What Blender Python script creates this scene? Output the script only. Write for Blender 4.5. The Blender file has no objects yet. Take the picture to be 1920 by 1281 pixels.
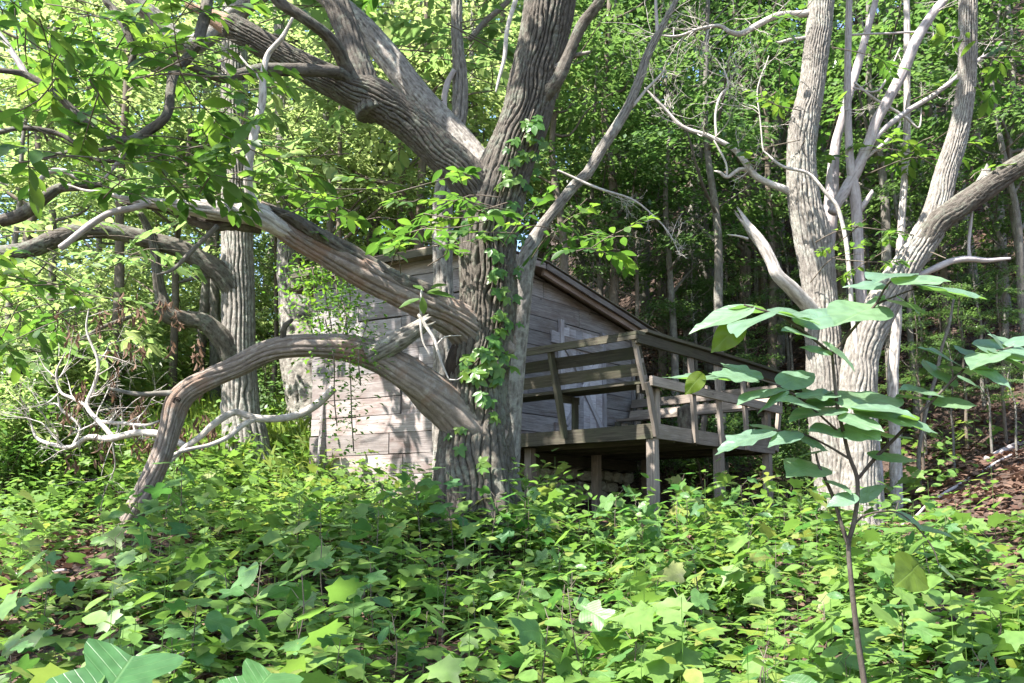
import bpy, math, random
import numpy as np
from mathutils import Matrix, Vector

rng = np.random.default_rng(7)
random.seed(7)
SC = bpy.context.scene
COL = SC.collection

# ------------------------------------------------------------------ camera, sky, sun, exposure
FPX, PITCH, SHIFT = 1600.0, math.radians(6.8), 138.0
EYE = np.array([0.0, 0.0, 1.6])
cam_d = bpy.data.cameras.new("camera")
cam = bpy.data.objects.new("camera", cam_d)
COL.objects.link(cam)
cam.location = EYE
cam.rotation_euler = (math.pi / 2 + PITCH, 0, 0)
cam_d.sensor_width = 36.0
cam_d.lens = FPX / 1920 * 36
cam_d.shift_y = SHIFT / 1920
cam_d.clip_end = 400
cam_d.clip_start = 0.05
SC.camera = cam

SUN = np.array([-0.60, -0.42, 1.05]); SUN /= np.linalg.norm(SUN)
elev = math.asin(SUN[2]); azim = math.atan2(SUN[0], SUN[1])
w = bpy.data.worlds.new("World"); SC.world = w; w.use_nodes = True
nt = w.node_tree
sky = nt.nodes.new("ShaderNodeTexSky"); sky.sky_type = 'NISHITA'; sky.sun_disc = False
sky.sun_elevation = elev; sky.sun_rotation = azim
nt.links.new(sky.outputs[0], nt.nodes["Background"].inputs[0])
nt.nodes["Background"].inputs[1].default_value = 0.12
sun_d = bpy.data.lights.new("sun", 'SUN'); sun_d.energy = 5.0; sun_d.angle = math.radians(0.53)
sun_d.color = (1.0, 0.96, 0.90)
sun = bpy.data.objects.new("sun", sun_d); COL.objects.link(sun)
sun.rotation_euler = Vector(SUN).to_track_quat('Z', 'Y').to_euler()
sun.location = (-20, -14, 40)
SC.view_settings.view_transform = 'Standard'
SC.view_settings.look = 'None'
SC.view_settings.gamma = 1.0
SC.view_settings.exposure = 2.15
SC.view_settings.use_curve_mapping = False
SC.render.engine = 'CYCLES'
SC.cycles.max_bounces = 8
SC.cycles.transmission_bounces = 5
SC.cycles.diffuse_bounces = 5
SC.cycles.sample_clamp_indirect = 6
SC.cycles.use_denoising = True

# ------------------------------------------------------------------ helpers
FWD = np.array([0, math.cos(PITCH), math.sin(PITCH)])
UPV = np.array([0, -math.sin(PITCH), math.cos(PITCH)])

def ray(px, py):
    cx = (px - 960) / FPX
    cy = (640.5 - py + SHIFT) / FPX
    return np.array([cx, 0, 0]) + cy * UPV + FWD

def W(px, py, Y):
    """World point seen at photo pixel (px, py) at distance Y along the view axis."""
    d = ray(px, py)
    return EYE + d * (Y / d[1])

def terrain(x, y):
    x = np.asarray(x, float); y = np.asarray(y, float)
    base = 0.146 * np.clip(y, -20, 9.3)
    right = 1 / (1 + np.exp(-(x - 2.2) / 1.6))
    lft = 1 / (1 + np.exp((x + 1.6) / .8))
    slope = 0.26 + 0.46 * right
    y0 = 12.6 - 3.0 * lft
    k = .6
    d = k * np.logaddexp(0, (y - y0) / k)
    flat = .09 * np.clip(y - 9.3, 0, 3.5)
    far = flat + slope * d
    far = np.where(d > 26, flat + slope * 26 + (d - 26) * slope * .5, far)
    side = np.clip(x - 4.3, 0, None) * 0.40 * np.clip((y - 3) / 6, 0, 1)
    left = np.clip(-x - 3.0, 0, None) * -0.02
    n = 0.07 * np.sin(x * 1.3 + y * .7) + 0.05 * np.sin(x * 2.9 - y * 2.1) + 0.03 * np.sin(x * 5.1 + y * 4.3)
    mound = .34 * np.exp(-((x + .33) ** 2 + (y - 7.7) ** 2) / 1.5) + .26 * np.exp(-((x - 3.9) ** 2 + (y - 9.2) ** 2) / 1.6) + .24 * np.exp(-((x + 3.2) ** 2 + (y - 7.2) ** 2) / 2.2)
    return base + far + side + left + n + mound

def vn_table():
    r = np.random.default_rng(99)
    return r.random(1 << 16)
_T = vn_table()

def vnoise(p):
    p = np.asarray(p, float)
    i = np.floor(p).astype(np.int64); f = p - i
    u = f * f * (3 - 2 * f)
    def h(dx, dy, dz):
        k = ((i[:, 0] + dx) * 73856093) ^ ((i[:, 1] + dy) * 19349663) ^ ((i[:, 2] + dz) * 83492791)
        k = (k ^ (k >> 13)) & 0xFFFF
        return _T[k]
    x00 = h(0,0,0)*(1-u[:,0]) + h(1,0,0)*u[:,0]
    x10 = h(0,1,0)*(1-u[:,0]) + h(1,1,0)*u[:,0]
    x01 = h(0,0,1)*(1-u[:,0]) + h(1,0,1)*u[:,0]
    x11 = h(0,1,1)*(1-u[:,0]) + h(1,1,1)*u[:,0]
    a = x00*(1-u[:,1]) + x10*u[:,1]; b = x01*(1-u[:,1]) + x11*u[:,1]
    return (a*(1-u[:,2]) + b*u[:,2]) * 2 - 1

def mesh_np(name, V, F, attrs=None, smooth=True, mat=None):
    """F: (n,3) or (n,4) array, or a list of such arrays."""
    if not isinstance(F, list): F = [F]
    F = [np.asarray(f, np.int32) for f in F if len(f)]
    me = bpy.data.meshes.new(name)
    V = np.asarray(V, np.float32)
    me.vertices.add(len(V)); me.vertices.foreach_set("co", V.ravel())
    li = np.concatenate([f.ravel() for f in F])
    tot = np.concatenate([np.full(len(f), f.shape[1], np.int32) for f in F])
    st = np.concatenate([[0], np.cumsum(tot)[:-1]]).astype(np.int32)
    me.loops.add(len(li)); me.loops.foreach_set("vertex_index", li)
    me.polygons.add(len(tot)); me.polygons.foreach_set("loop_start", st)
    me.polygons.foreach_set("use_smooth", np.full(len(tot), smooth, bool))
    if attrs:
        for k, a in list(attrs.items()):
            a = np.asarray(a, np.float32)
            if k == 'bco' and a.shape[1] == 4:
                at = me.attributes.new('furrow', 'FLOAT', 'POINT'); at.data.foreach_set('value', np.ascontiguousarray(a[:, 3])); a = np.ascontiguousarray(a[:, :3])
            if a.ndim == 1:
                at = me.attributes.new(k, 'FLOAT', 'POINT'); at.data.foreach_set("value", a)
            else:
                at = me.attributes.new(k, 'FLOAT_VECTOR', 'POINT'); at.data.foreach_set("vector", a.ravel())
    me.update(calc_edges=True)
    if mat: me.materials.append(mat)
    return me

def link(name, data, parent=None, M=None):
    o = bpy.data.objects.new(name, data); COL.objects.link(o)
    Mw = M if M is not None else Matrix.Identity(4)
    if parent is not None:
        o.parent = parent
        Mw = Matrix.Translation(-Vector(parent['_loc'])) @ Mw
    o.matrix_basis = Mw
    return o

def thing(name, label, cat, loc, group=None):
    o = bpy.data.objects.new(name, None); COL.objects.link(o)
    o.location = Vector(loc); o['_loc'] = [float(v) for v in loc]
    o.empty_display_size = 0.2
    o['label'] = label; o['category'] = cat
    if group: o['group'] = group
    return o

def tag(o, label=None, cat=None, group=None, kind=None):
    if label: o['label'] = label
    if cat: o['category'] = cat
    if group: o['group'] = group
    if kind: o['kind'] = kind
    return o

def dup(root, loc, rotz=0, scale=1.0, label=None, group=None, name=None):
    r = root.copy(); COL.objects.link(r)
    r.location = Vector(loc); r.rotation_euler = (rng.normal(0, .11), rng.normal(0, .11), rotz); r.scale = (scale,) * 3
    if label: r['label'] = label
    if group: r['group'] = group
    for ch in root.children:
        c = ch.copy(); COL.objects.link(c); c.parent = r
    return r

def axes_matrix(o, u, v, n):
    return Matrix(((u[0], v[0], n[0], o[0]), (u[1], v[1], n[1], o[1]), (u[2], v[2], n[2], o[2]), (0, 0, 0, 1)))

def unit(v):
    v = np.asarray(v, float); return v / (np.linalg.norm(v) + 1e-12)

# ------------------------------------------------------------------ materials
def new_mat(name):
    m = bpy.data.materials.new(name); m.use_nodes = True
    t = m.node_tree; b = t.nodes["Principled BSDF"]
    return m, t, b

def N(t, typ, **kw):
    n = t.nodes.new(typ)
    for k, v in kw.items():
        if k.startswith('i_'): n.inputs[k[2:]].default_value = v
        else: setattr(n, k, v)
    return n

def ramp(t, stops, fac):
    r = t.nodes.new("ShaderNodeValToRGB"); e = r.color_ramp.elements
    while len(e) < len(stops): e.new(0.5)
    for el, (p, c) in zip(e, stops): el.position = p; el.color = (*c, 1)
    t.links.new(fac, r.inputs[0]); return r.outputs[0]

def mixc(t, fac, a, b, mode='MIX'):
    m = t.nodes.new("ShaderNodeMix"); m.data_type = 'RGBA'; m.blend_type = mode
    for s, i in ((fac, 0), (a, 6), (b, 7)):
        if hasattr(s, 'is_output'): t.links.new(s, m.inputs[i])
        elif i == 0: m.inputs[0].default_value = s
        else: m.inputs[i].default_value = (*s, 1)
    return m.outputs[2]

def bark_mat(name, dark, light, lichen, lich_amt=.45, grain=1.0, bump=.6, reddish=None):
    m, t, b = new_mat(name)
    at = N(t, "ShaderNodeAttribute", attribute_name="bco")
    mp = N(t, "ShaderNodeMapping"); mp.inputs['Scale'].default_value = (1, 1, .30)
    t.links.new(at.outputs['Vector'], mp.inputs[0])
    n1 = N(t, "ShaderNodeTexNoise", i_Scale=42 * grain, i_Detail=8, i_Roughness=.75)
    t.links.new(mp.outputs[0], n1.inputs[0])
    n2 = N(t, "ShaderNodeTexNoise", i_Scale=3.2, i_Detail=5, i_Roughness=.65)
    t.links.new(at.outputs['Vector'], n2.inputs[0])
    n3 = N(t, "ShaderNodeTexNoise", i_Scale=16, i_Detail=6, i_Roughness=.7)
    t.links.new(at.outputs['Vector'], n3.inputs[0])
    c = ramp(t, [(.3, dark), (.5, [(a + bb) / 2 for a, bb in zip(dark, light)]), (.68, light)], n1.outputs[0])
    fu = N(t, "ShaderNodeAttribute", attribute_name="furrow")      # bark colour is darker in the furrows
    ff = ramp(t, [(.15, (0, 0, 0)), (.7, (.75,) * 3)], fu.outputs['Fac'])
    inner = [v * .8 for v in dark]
    mul = N(t, "ShaderNodeMath", operation='MULTIPLY'); t.links.new(n2.outputs[0], mul.inputs[0]); t.links.new(n3.outputs[0], mul.inputs[1])
    lf = ramp(t, [(.25, (0, 0, 0)), (.34, (lich_amt,) * 3)], mul.outputs[0])
    c = mixc(t, lf, c, lichen)
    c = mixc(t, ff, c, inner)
    if reddish:
        rf = ramp(t, [(.5, (0, 0, 0)), (.62, (.8,) * 3)], n2.outputs[0])
        c = mixc(t, rf, c, reddish)
    t.links.new(c, b.inputs['Base Color'])
    b.inputs['Roughness'].default_value = .9
    b.inputs['Specular IOR Level'].default_value = .2
    bp = N(t, "ShaderNodeBump", i_Strength=min(1, bump * 1.5), i_Distance=.025)
    t.links.new(n1.outputs[0], bp.inputs['Height']); t.links.new(bp.outputs[0], b.inputs['Normal'])
    return m

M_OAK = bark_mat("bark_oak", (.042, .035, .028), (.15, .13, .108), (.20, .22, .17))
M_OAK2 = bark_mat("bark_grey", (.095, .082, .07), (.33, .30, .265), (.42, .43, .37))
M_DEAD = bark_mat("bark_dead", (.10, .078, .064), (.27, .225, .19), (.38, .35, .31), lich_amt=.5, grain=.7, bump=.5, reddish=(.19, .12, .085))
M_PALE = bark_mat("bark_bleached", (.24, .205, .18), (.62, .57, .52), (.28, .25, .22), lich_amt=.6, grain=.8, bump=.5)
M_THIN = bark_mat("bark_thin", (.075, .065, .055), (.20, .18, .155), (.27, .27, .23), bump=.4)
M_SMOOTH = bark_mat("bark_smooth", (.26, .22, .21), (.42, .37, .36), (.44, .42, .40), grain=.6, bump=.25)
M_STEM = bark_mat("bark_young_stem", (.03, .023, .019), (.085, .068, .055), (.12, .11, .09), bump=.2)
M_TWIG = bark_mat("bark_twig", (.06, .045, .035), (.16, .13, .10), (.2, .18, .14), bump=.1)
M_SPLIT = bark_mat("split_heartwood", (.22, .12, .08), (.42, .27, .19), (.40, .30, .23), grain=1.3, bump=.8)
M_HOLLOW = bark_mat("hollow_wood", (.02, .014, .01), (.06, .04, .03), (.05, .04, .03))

def leaf_mat(name, stops, trans, tw=.42, rough=.45, spec=.4, veins=False, sheen=None):
    m, t, b = new_mat(name)
    at = N(t, "ShaderNodeAttribute", attribute_name="tint")
    oi = N(t, "ShaderNodeObjectInfo")
    ad = N(t, "ShaderNodeMath", operation='ADD'); t.links.new(at.outputs['Fac'], ad.inputs[0]); t.links.new(oi.outputs['Random'], ad.inputs[1])
    fr = N(t, "ShaderNodeMath", operation='PINGPONG'); fr.inputs[1].default_value = 1.0; t.links.new(ad.outputs[0], fr.inputs[0])
    c = ramp(t, stops, fr.outputs[0])
    tc = ramp(t, [(p, tuple(min(1, v * g) for v, g in zip(cc, trans))) for p, cc in stops], fr.outputs[0])
    ge = N(t, "ShaderNodeNewGeometry")
    nz = N(t, "ShaderNodeTexNoise", i_Scale=24, i_Detail=3)
    t.links.new(ge.outputs['Position'], nz.inputs[0])
    sf = ramp(t, [(.3, (.72,) * 3), (.7, (1.12,) * 3)], nz.outputs[0])
    c = mixc(t, 1.0, c, sf, 'MULTIPLY')
    if veins:
        la = N(t, "ShaderNodeAttribute", attribute_name="lco")
        sx = N(t, "ShaderNodeSeparateXYZ"); t.links.new(la.outputs['Vector'], sx.inputs[0])
        ab = N(t, "ShaderNodeMath", operation='ABSOLUTE'); t.links.new(sx.outputs[0], ab.inputs[0])
        k = N(t, "ShaderNodeMath", operation='MULTIPLY_ADD'); k.inputs[1].default_value = -.8
        t.links.new(ab.outputs[0], k.inputs[0]); t.links.new(sx.outputs[1], k.inputs[2])
        m9 = N(t, "ShaderNodeMath", operation='MULTIPLY'); m9.inputs[1].default_value = 9.0; t.links.new(k.outputs[0], m9.inputs[0])
        pp = N(t, "ShaderNodeMath", operation='PINGPONG'); pp.inputs[1].default_value = .5; t.links.new(m9.outputs[0], pp.inputs[0])
        v1 = ramp(t, [(.0, (.7, .7, .7)), (.07, (0, 0, 0))], pp.outputs[0])
        v2 = ramp(t, [(.0, (1, 1, 1)), (.018, (0, 0, 0))], ab.outputs[0])
        vm = mixc(t, 1.0, v1, v2, 'LIGHTEN')
        mm = N(t, "ShaderNodeMath", operation='MULTIPLY'); mm.inputs[1].default_value = .2; t.links.new(vm, mm.inputs[0])
        c = mixc(t, mm.outputs[0], c, (.22, .32, .12))
        bp = N(t, "ShaderNodeBump", i_Strength=.35, i_Distance=.004); bp.invert = True
        t.links.new(vm, bp.inputs['Height']); t.links.new(bp.outputs[0], b.inputs['Normal'])
    t.links.new(c, b.inputs['Base Color'])
    b.inputs['Roughness'].default_value = rough
    b.inputs['Specular IOR Level'].default_value = spec
    tr = N(t, "ShaderNodeBsdfTranslucent"); t.links.new(tc, tr.inputs[0])
    mx = N(t, "ShaderNodeMixShader"); mx.inputs[0].default_value = tw
    t.links.new(b.outputs[0], mx.inputs[1]); t.links.new(tr.outputs[0], mx.inputs[2])
    t.links.new(mx.outputs[0], t.nodes["Material Output"].inputs[0])
    return m

G = lambda *s: list(s)
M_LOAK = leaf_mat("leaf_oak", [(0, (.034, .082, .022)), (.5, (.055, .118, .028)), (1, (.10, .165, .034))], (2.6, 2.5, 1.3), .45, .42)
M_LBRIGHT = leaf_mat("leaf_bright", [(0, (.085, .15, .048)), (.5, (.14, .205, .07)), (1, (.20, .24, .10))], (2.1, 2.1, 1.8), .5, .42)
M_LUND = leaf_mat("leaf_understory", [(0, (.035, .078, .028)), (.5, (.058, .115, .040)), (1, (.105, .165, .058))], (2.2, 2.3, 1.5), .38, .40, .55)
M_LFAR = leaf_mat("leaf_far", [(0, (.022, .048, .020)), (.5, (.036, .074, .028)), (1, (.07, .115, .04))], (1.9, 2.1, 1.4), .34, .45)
M_LGRD = leaf_mat("leaf_ground", [(0, (.044, .104, .027)), (.45, (.078, .158, .037)), (.95, (.13, .215, .05)), (1, (.20, .22, .06))], (2.0, 2.1, 1.4), .36, .38, .5)
M_LTUL = leaf_mat("leaf_seedling", [(0, (.04, .115, .042)), (.5, (.065, .15, .046)), (1, (.10, .19, .05))], (2.0, 2.2, 1.3), .36, .42, .45, True)
M_LSAP = leaf_mat("leaf_sapling", [(0, (.105, .175, .125)), (.7, (.125, .205, .135)), (1, (.135, .215, .11))], (1.9, 2.2, .6), .30, .34, .8, True)
M_LYEL = leaf_mat("leaf_yellowing", [(0, (.09, .14, .018)), (1, (.12, .16, .02))], (2, 2, 1), .5, .45, .4, True)
M_LVINE = leaf_mat("leaf_vine", [(0, (.045, .12, .025)), (.6, (.07, .16, .03)), (1, (.12, .2, .03))], (2.3, 2.3, 1.2), .4, .4)
M_LDRY = leaf_mat("leaf_dry", [(0, (.07, .038, .025)), (.5, (.12, .07, .046)), (1, (.19, .125, .09))], (1.2, 1.1, 1), .25, .8, .1)
M_LITTER = leaf_mat("leaf_litter", [(0, (.045, .022, .015)), (.5, (.08, .042, .029)), (1, (.19, .12, .085))], (1.1, 1, 1), .12, .75, .2)
M_GRASS = leaf_mat("grass_blade", [(0, (.12, .20, .035)), (1, (.22, .28, .06))], (2, 2, 1.2), .45, .5)

def ground_mat():
    m, t, b = new_mat("forest_floor")
    ge = N(t, "ShaderNodeNewGeometry")
    n1 = N(t, "ShaderNodeTexNoise", i_Scale=14, i_Detail=8, i_Roughness=.75); t.links.new(ge.outputs['Position'], n1.inputs[0])
    n2 = N(t, "ShaderNodeTexVoronoi", i_Scale=22); t.links.new(ge.outputs['Position'], n2.inputs[0])
    c = ramp(t, [(.3, (.028, .017, .012)), (.55, (.062, .038, .027)), (.75, (.12, .078, .056))], n1.outputs[0])
    c2 = ramp(t, [(0, (.75, .72, .7)), (1, (1.2, 1.15, 1.1))], n2.outputs['Color'])
    c = mixc(t, 1.0, c, c2, 'MULTIPLY')
    t.links.new(c, b.inputs['Base Color']); b.inputs['Roughness'].default_value = .95
    bp = N(t, "ShaderNodeBump", i_Strength=.8, i_Distance=.05)
    t.links.new(n2.outputs['Distance'], bp.inputs['Height']); t.links.new(bp.outputs[0], b.inputs['Normal'])
    return m
M_GROUND = ground_mat()

def wood_mat(name, stops, stain, stain_amt, warm=None):
    """Weathered board: grain along local x, knots, water stains; every board differs by its own random value."""
    m, t, b = new_mat(name)
    tc = N(t, "ShaderNodeTexCoord"); oi = N(t, "ShaderNodeObjectInfo")
    sc = N(t, "ShaderNodeMath", operation='MULTIPLY'); sc.inputs[1].default_value = 57.0; t.links.new(oi.outputs['Random'], sc.inputs[0])
    cb = N(t, "ShaderNodeCombineXYZ"); t.links.new(sc.outputs[0], cb.inputs[0]); t.links.new(sc.outputs[0], cb.inputs[2])
    va = N(t, "ShaderNodeVectorMath", operation='ADD'); t.links.new(tc.outputs['Object'], va.inputs[0]); t.links.new(cb.outputs[0], va.inputs[1])
    mp = N(t, "ShaderNodeMapping"); mp.inputs['Scale'].default_value = (.8, 16, 16); t.links.new(va.outputs[0], mp.inputs[0])
    g = N(t, "ShaderNodeTexNoise", i_Scale=3.5, i_Detail=9, i_Roughness=.72, i_Distortion=.6); t.links.new(mp.outputs[0], g.inputs[0])
    mp2 = N(t, "ShaderNodeMapping"); mp2.inputs['Scale'].default_value = (1.1, 2.5, 2.5); t.links.new(va.outputs[0], mp2.inputs[0])
    s = N(t, "ShaderNodeTexNoise", i_Scale=2.2, i_Detail=5, i_Roughness=.6); t.links.new(mp2.outputs[0], s.inputs[0])
    vk = N(t, "ShaderNodeTexVoronoi", i_Scale=2.6); t.links.new(mp2.outputs[0], vk.inputs[0])
    c = ramp(t, stops, g.outputs[0])
    sf = ramp(t, [(.45, (0, 0, 0)), (.68, (stain_amt,) * 3)], s.outputs[0])
    c = mixc(t, sf, c, stain)
    kf = ramp(t, [(0, (.9,) * 3), (.06, (.5,) * 3), (.1, (0, 0, 0))], vk.outputs['Distance'])
    c = mixc(t, kf, c, (.05, .035, .028))
    mp3 = N(t, "ShaderNodeMapping"); mp3.inputs['Scale'].default_value = (.35, 34, 34); t.links.new(va.outputs[0], mp3.inputs[0])
    ck = N(t, "ShaderNodeTexNoise", i_Scale=3, i_Detail=3); t.links.new(mp3.outputs[0], ck.inputs[0])
    cf = ramp(t, [(.30, (.85,) * 3), (.36, (0, 0, 0))], ck.outputs[0])
    c = mixc(t, cf, c, (.03, .024, .02))
    hv = N(t, "ShaderNodeMapRange"); hv.inputs[3].default_value = .62; hv.inputs[4].default_value = 1.2
    t.links.new(oi.outputs['Random'], hv.inputs[0])
    cc = N(t, "ShaderNodeVectorMath", operation='SCALE'); t.links.new(c, cc.inputs[0]); t.links.new(hv.outputs[0], cc.inputs['Scale'])
    t.links.new(cc.outputs[0], b.inputs['Base Color'])
    b.inputs['Roughness'].default_value = .85; b.inputs['Specular IOR Level'].default_value = .25
    bp = N(t, "ShaderNodeBump", i_Strength=.6, i_Distance=.006)
    t.links.new(g.outputs[0], bp.inputs['Height']); t.links.new(bp.outputs[0], b.inputs['Normal'])
    return m

M_SHED = wood_mat("weathered_siding", [(.28, (.10, .09, .088)), (.5, (.245, .222, .22)), (.72, (.40, .37, .36))], (.15, .11, .095), .75)
M_FRONT = wood_mat("pale_siding", [(.28, (.15, .125, .115)), (.5, (.28, .24, .225)), (.72, (.43, .38, .36))], (.15, .095, .08), .8)
M_DOOR = wood_mat("door_wood", [(.28, (.24, .225, .25)), (.5, (.42, .395, .42)), (.72, (.58, .55, .57))], (.17, .12, .11), .5)
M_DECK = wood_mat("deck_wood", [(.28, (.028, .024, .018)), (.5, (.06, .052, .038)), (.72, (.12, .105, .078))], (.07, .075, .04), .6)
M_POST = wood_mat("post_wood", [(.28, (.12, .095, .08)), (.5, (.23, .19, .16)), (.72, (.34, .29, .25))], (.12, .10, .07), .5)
M_ROOFW = wood_mat("roof_board", [(.28, (.14, .10, .08)), (.5, (.25, .18, .145)), (.72, (.36, .28, .23))], (.10, .07, .05), .6)

def plain_noise(name, a, b2, scale, rough=.9, bump=.4, metal=0):
    m, t, b = new_mat(name)
    tc = N(t, "ShaderNodeTexCoord"); oi = N(t, "ShaderNodeObjectInfo")
    n1 = N(t, "ShaderNodeTexNoise", i_Scale=scale, i_Detail=8, i_Roughness=.7, noise_dimensions='4D')
    mlt = N(t, "ShaderNodeMath", operation='MULTIPLY'); mlt.inputs[1].default_value = 40; t.links.new(oi.outputs['Random'], mlt.inputs[0])
    t.links.new(mlt.outputs[0], n1.inputs['W'])
    t.links.new(tc.outputs['Object'], n1.inputs['Vector'])
    t.links.new(ramp(t, [(.3, a), (.7, b2)], n1.outputs[0]), b.inputs['Base Color'])
    b.inputs['Roughness'].default_value = rough; b.inputs['Metallic'].default_value = metal
    bp = N(t, "ShaderNodeBump", i_Strength=bump, i_Distance=.02)
    t.links.new(n1.outputs[0], bp.inputs['Height']); t.links.new(bp.outputs[0], b.inputs['Normal'])
    return m
M_STONE = plain_noise("field_stone", (.16, .15, .12), (.45, .42, .34), 7)
M_BACKING = plain_noise("shade_backing", (.03, .025, .02), (.06, .05, .04), 10)
M_TIN = plain_noise("rusty_roof_sheet", (.10, .085, .06), (.22, .19, .15), 9, .7, .2)
M_IRON = plain_noise("old_iron", (.05, .04, .035), (.12, .09, .07), 30, .7, .3)

# ------------------------------------------------------------------ tubes: trunks, limbs, twigs
def catmull(C, step):
    C = np.asarray(C, float)
    P = np.vstack([2 * C[0] - C[1], C, 2 * C[-1] - C[-2]])
    out = []
    for i in range(1, len(P) - 2):
        p0, p1, p2, p3 = P[i-1], P[i], P[i+1], P[i+2]
        L = np.linalg.norm(p2[:3] - p1[:3]); n = max(2, int(math.ceil(L / step)))
        t = np.linspace(0, 1, n, endpoint=False)[:, None]
        out.append(.5 * ((2*p1) + (-p0+p2)*t + (2*p0-5*p1+4*p2-p3)*t**2 + (-p0+3*p1-3*p2+p3)*t**3))
    out.append(P[-2][None]); A = np.vstack(out)
    A[:, 3] = np.maximum(A[:, 3], .0012)
    return A

def sweep(C, seg=12, step=.05, amp=0.0, fa=.06, fl=.3, lump=.06, wob=0.0, broken=0.0, seed=0, sharp=.55, flare=None):
    """Bark covered tube through control points (x, y, z, radius): furrows and lumps are real geometry."""
    r = np.random.default_rng(seed)
    A = catmull(C, step)
    P, R = A[:, :3].copy(), A[:, 3]
    n = len(P)
    s = np.concatenate([[0], np.cumsum(np.linalg.norm(np.diff(P, axis=0), axis=1))])
    off = r.random(3) * 90
    if wob:
        q = np.stack([s / .35, np.zeros(n), np.zeros(n)], 1)
        for k in range(3):
            P[:, k] += wob * vnoise(q + off + k * 17.3) * np.minimum(1, s / .3)
    T = np.gradient(P, axis=0); T /= np.linalg.norm(T, axis=1)[:, None] + 1e-9
    u = np.cross(T[0], [0.3, .9, .2]); u /= np.linalg.norm(u)
    U = np.zeros_like(P)
    for i in range(n):
        u = u - T[i] * np.dot(u, T[i]); u /= np.linalg.norm(u) + 1e-9; U[i] = u
    Vv = np.cross(T, U)
    th = np.arange(seg) * 2 * math.pi / seg
    ct, sn = np.cos(th), np.sin(th)
    Rm = float(R.mean())
    bco = np.stack([np.outer(np.full(n, Rm), ct), np.outer(np.full(n, Rm), sn), np.repeat(s[:, None], seg, 1)], 2).reshape(-1, 3)
    rad = np.repeat(R[:, None], seg, 1).reshape(-1)
    d = np.zeros(n * seg); fur = np.zeros(n * seg)
    if lump:
        d += rad * lump * vnoise(bco / np.array([Rm * 1.1, Rm * 1.1, Rm * 3 + .08]) + off)
        d += rad * lump * .3 * vnoise(bco / np.array([Rm * .6, Rm * .6, Rm * 2 + .05]) + off + 7)
    if amp:
        nr = max(7, int(round(2 * math.pi * Rm / fa)))
        thv = np.tile(th, n)
        q = np.stack([ct[None].repeat(n, 0).ravel() * Rm, sn[None].repeat(n, 0).ravel() * Rm, np.repeat(s, seg)], 1)
        ph = nr * thv / 2 + 2.3 * vnoise(q / np.array([fa * 2.4, fa * 2.4, fl]) + off + 3) + 1.0 * vnoise(q / np.array([fa, fa, fl * .35]) + off + 13)
        rid = np.minimum(1, np.abs(np.sin(ph)) * 1.5) ** .75
        crk = np.minimum(1, np.abs(vnoise(q / np.array([fa * .9, fa * .9, fl * .30]) + off + 51)) * 5)
        dep = .55 + .45 * vnoise(q / np.array([.3, .3, .5]) + off + 77)
        hgt = rid * (.72 + .28 * crk)
        d += amp * (hgt - .72) * 1.5 * np.clip(dep + .35, .4, 1.2) + amp * .16 * vnoise(q / np.array([fa * .3, fa * .3, fa * .5]) + off)
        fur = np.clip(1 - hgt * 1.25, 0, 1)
    if flare:
        fh, fk, nl = flare
        g = np.exp(-s / fh)
        lobes = (.5 + .5 * np.cos(nl * th + r.random() * 6)) + .4 * np.cos((nl + 2) * th + r.random() * 6)
        d += (np.outer(g, fk * (.35 + lobes))).reshape(-1) * Rm
    rr = (rad + d).reshape(n, seg)
    rr = np.maximum(rr, .0008)
    V = P[:, None, :] + rr[..., None] * (ct[None, :, None] * U[:, None, :] + sn[None, :, None] * Vv[:, None, :])
    if broken:
        k = max(2, int(n * .08))
        sp = r.random(seg) ** 2 * broken
        sp = (sp + np.roll(sp, 1) * .5)
        V[-1] += sp[:, None] * T[-1]
        V[-2] += .5 * sp[:, None] * T[-1]
    V = V.reshape(-1, 3)
    i = np.arange(n - 1)[:, None] * seg; j = np.arange(seg)[None]; j2 = (j + 1) % seg
    F = np.stack([i + j, i + j2, i + seg + j2, i + seg + j], 2).reshape(-1, 4)
    c0, c1 = len(V), len(V) + 1
    tipc = P[-1] - (T[-1] * R[-1] * .6 if broken else -T[-1] * R[-1] * .5)
    V = np.vstack([V, P[0] - T[0] * .01, tipc])
    bco = np.vstack([bco, [0, 0, 0], [0, 0, s[-1]]]) + off * .1
    bco = np.hstack([bco, np.concatenate([fur, [0, 0]])[:, None]])
    jj = np.arange(seg); jj2 = (jj + 1) % seg
    tri = np.vstack([np.stack([np.full(seg, c0), jj2, jj], 1), np.stack([np.full(seg, c1), (n-1)*seg + jj, (n-1)*seg + jj2], 1)])
    return V, F, tri, bco

def join(parts):
    Vs, Qs, Ts, Bs = [], [], [], []; o = 0
    for V, Q, T, B in parts:
        Vs.append(V); Qs.append(Q + o); Ts.append(T + o); Bs.append(B); o += len(V)
    return np.vstack(Vs), np.vstack(Qs), np.vstack(Ts), np.vstack(Bs)

def px_ctrl(pts, depth=None):
    """Control points given as (px, py, depth, width in photo pixels)."""
    out = []
    for p in pts:
        if len(p) == 3: p = (p[0], p[1], depth, p[2])
        x = W(p[0], p[1], p[2]); out.append([*x, p[3] / 2 * p[2] / FPX])
    return np.array(out)

def limb(name, root, C, mat, **kw):
    if mat in (M_PALE, M_SMOOTH) and len(C) > 3 and 'wob' not in kw and C[0][3] < .06: kw['wob'] = .016
    if name in ('dead_limb', 'fallen_limb'):
        C = np.array(C); k = np.full(len(C), .84); k[:3] = (1.15, 1.0, .88) if C[0][3] > .15 else .84; C[:, 3] *= k
    V, Q, T, B = sweep(C, **kw)
    me = mesh_np(name, V, [Q, T], {'bco': B}, True, mat)
    return link(name, me, root)

_sd = [100]
def sd():
    _sd[0] += 1; return _sd[0]

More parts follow.
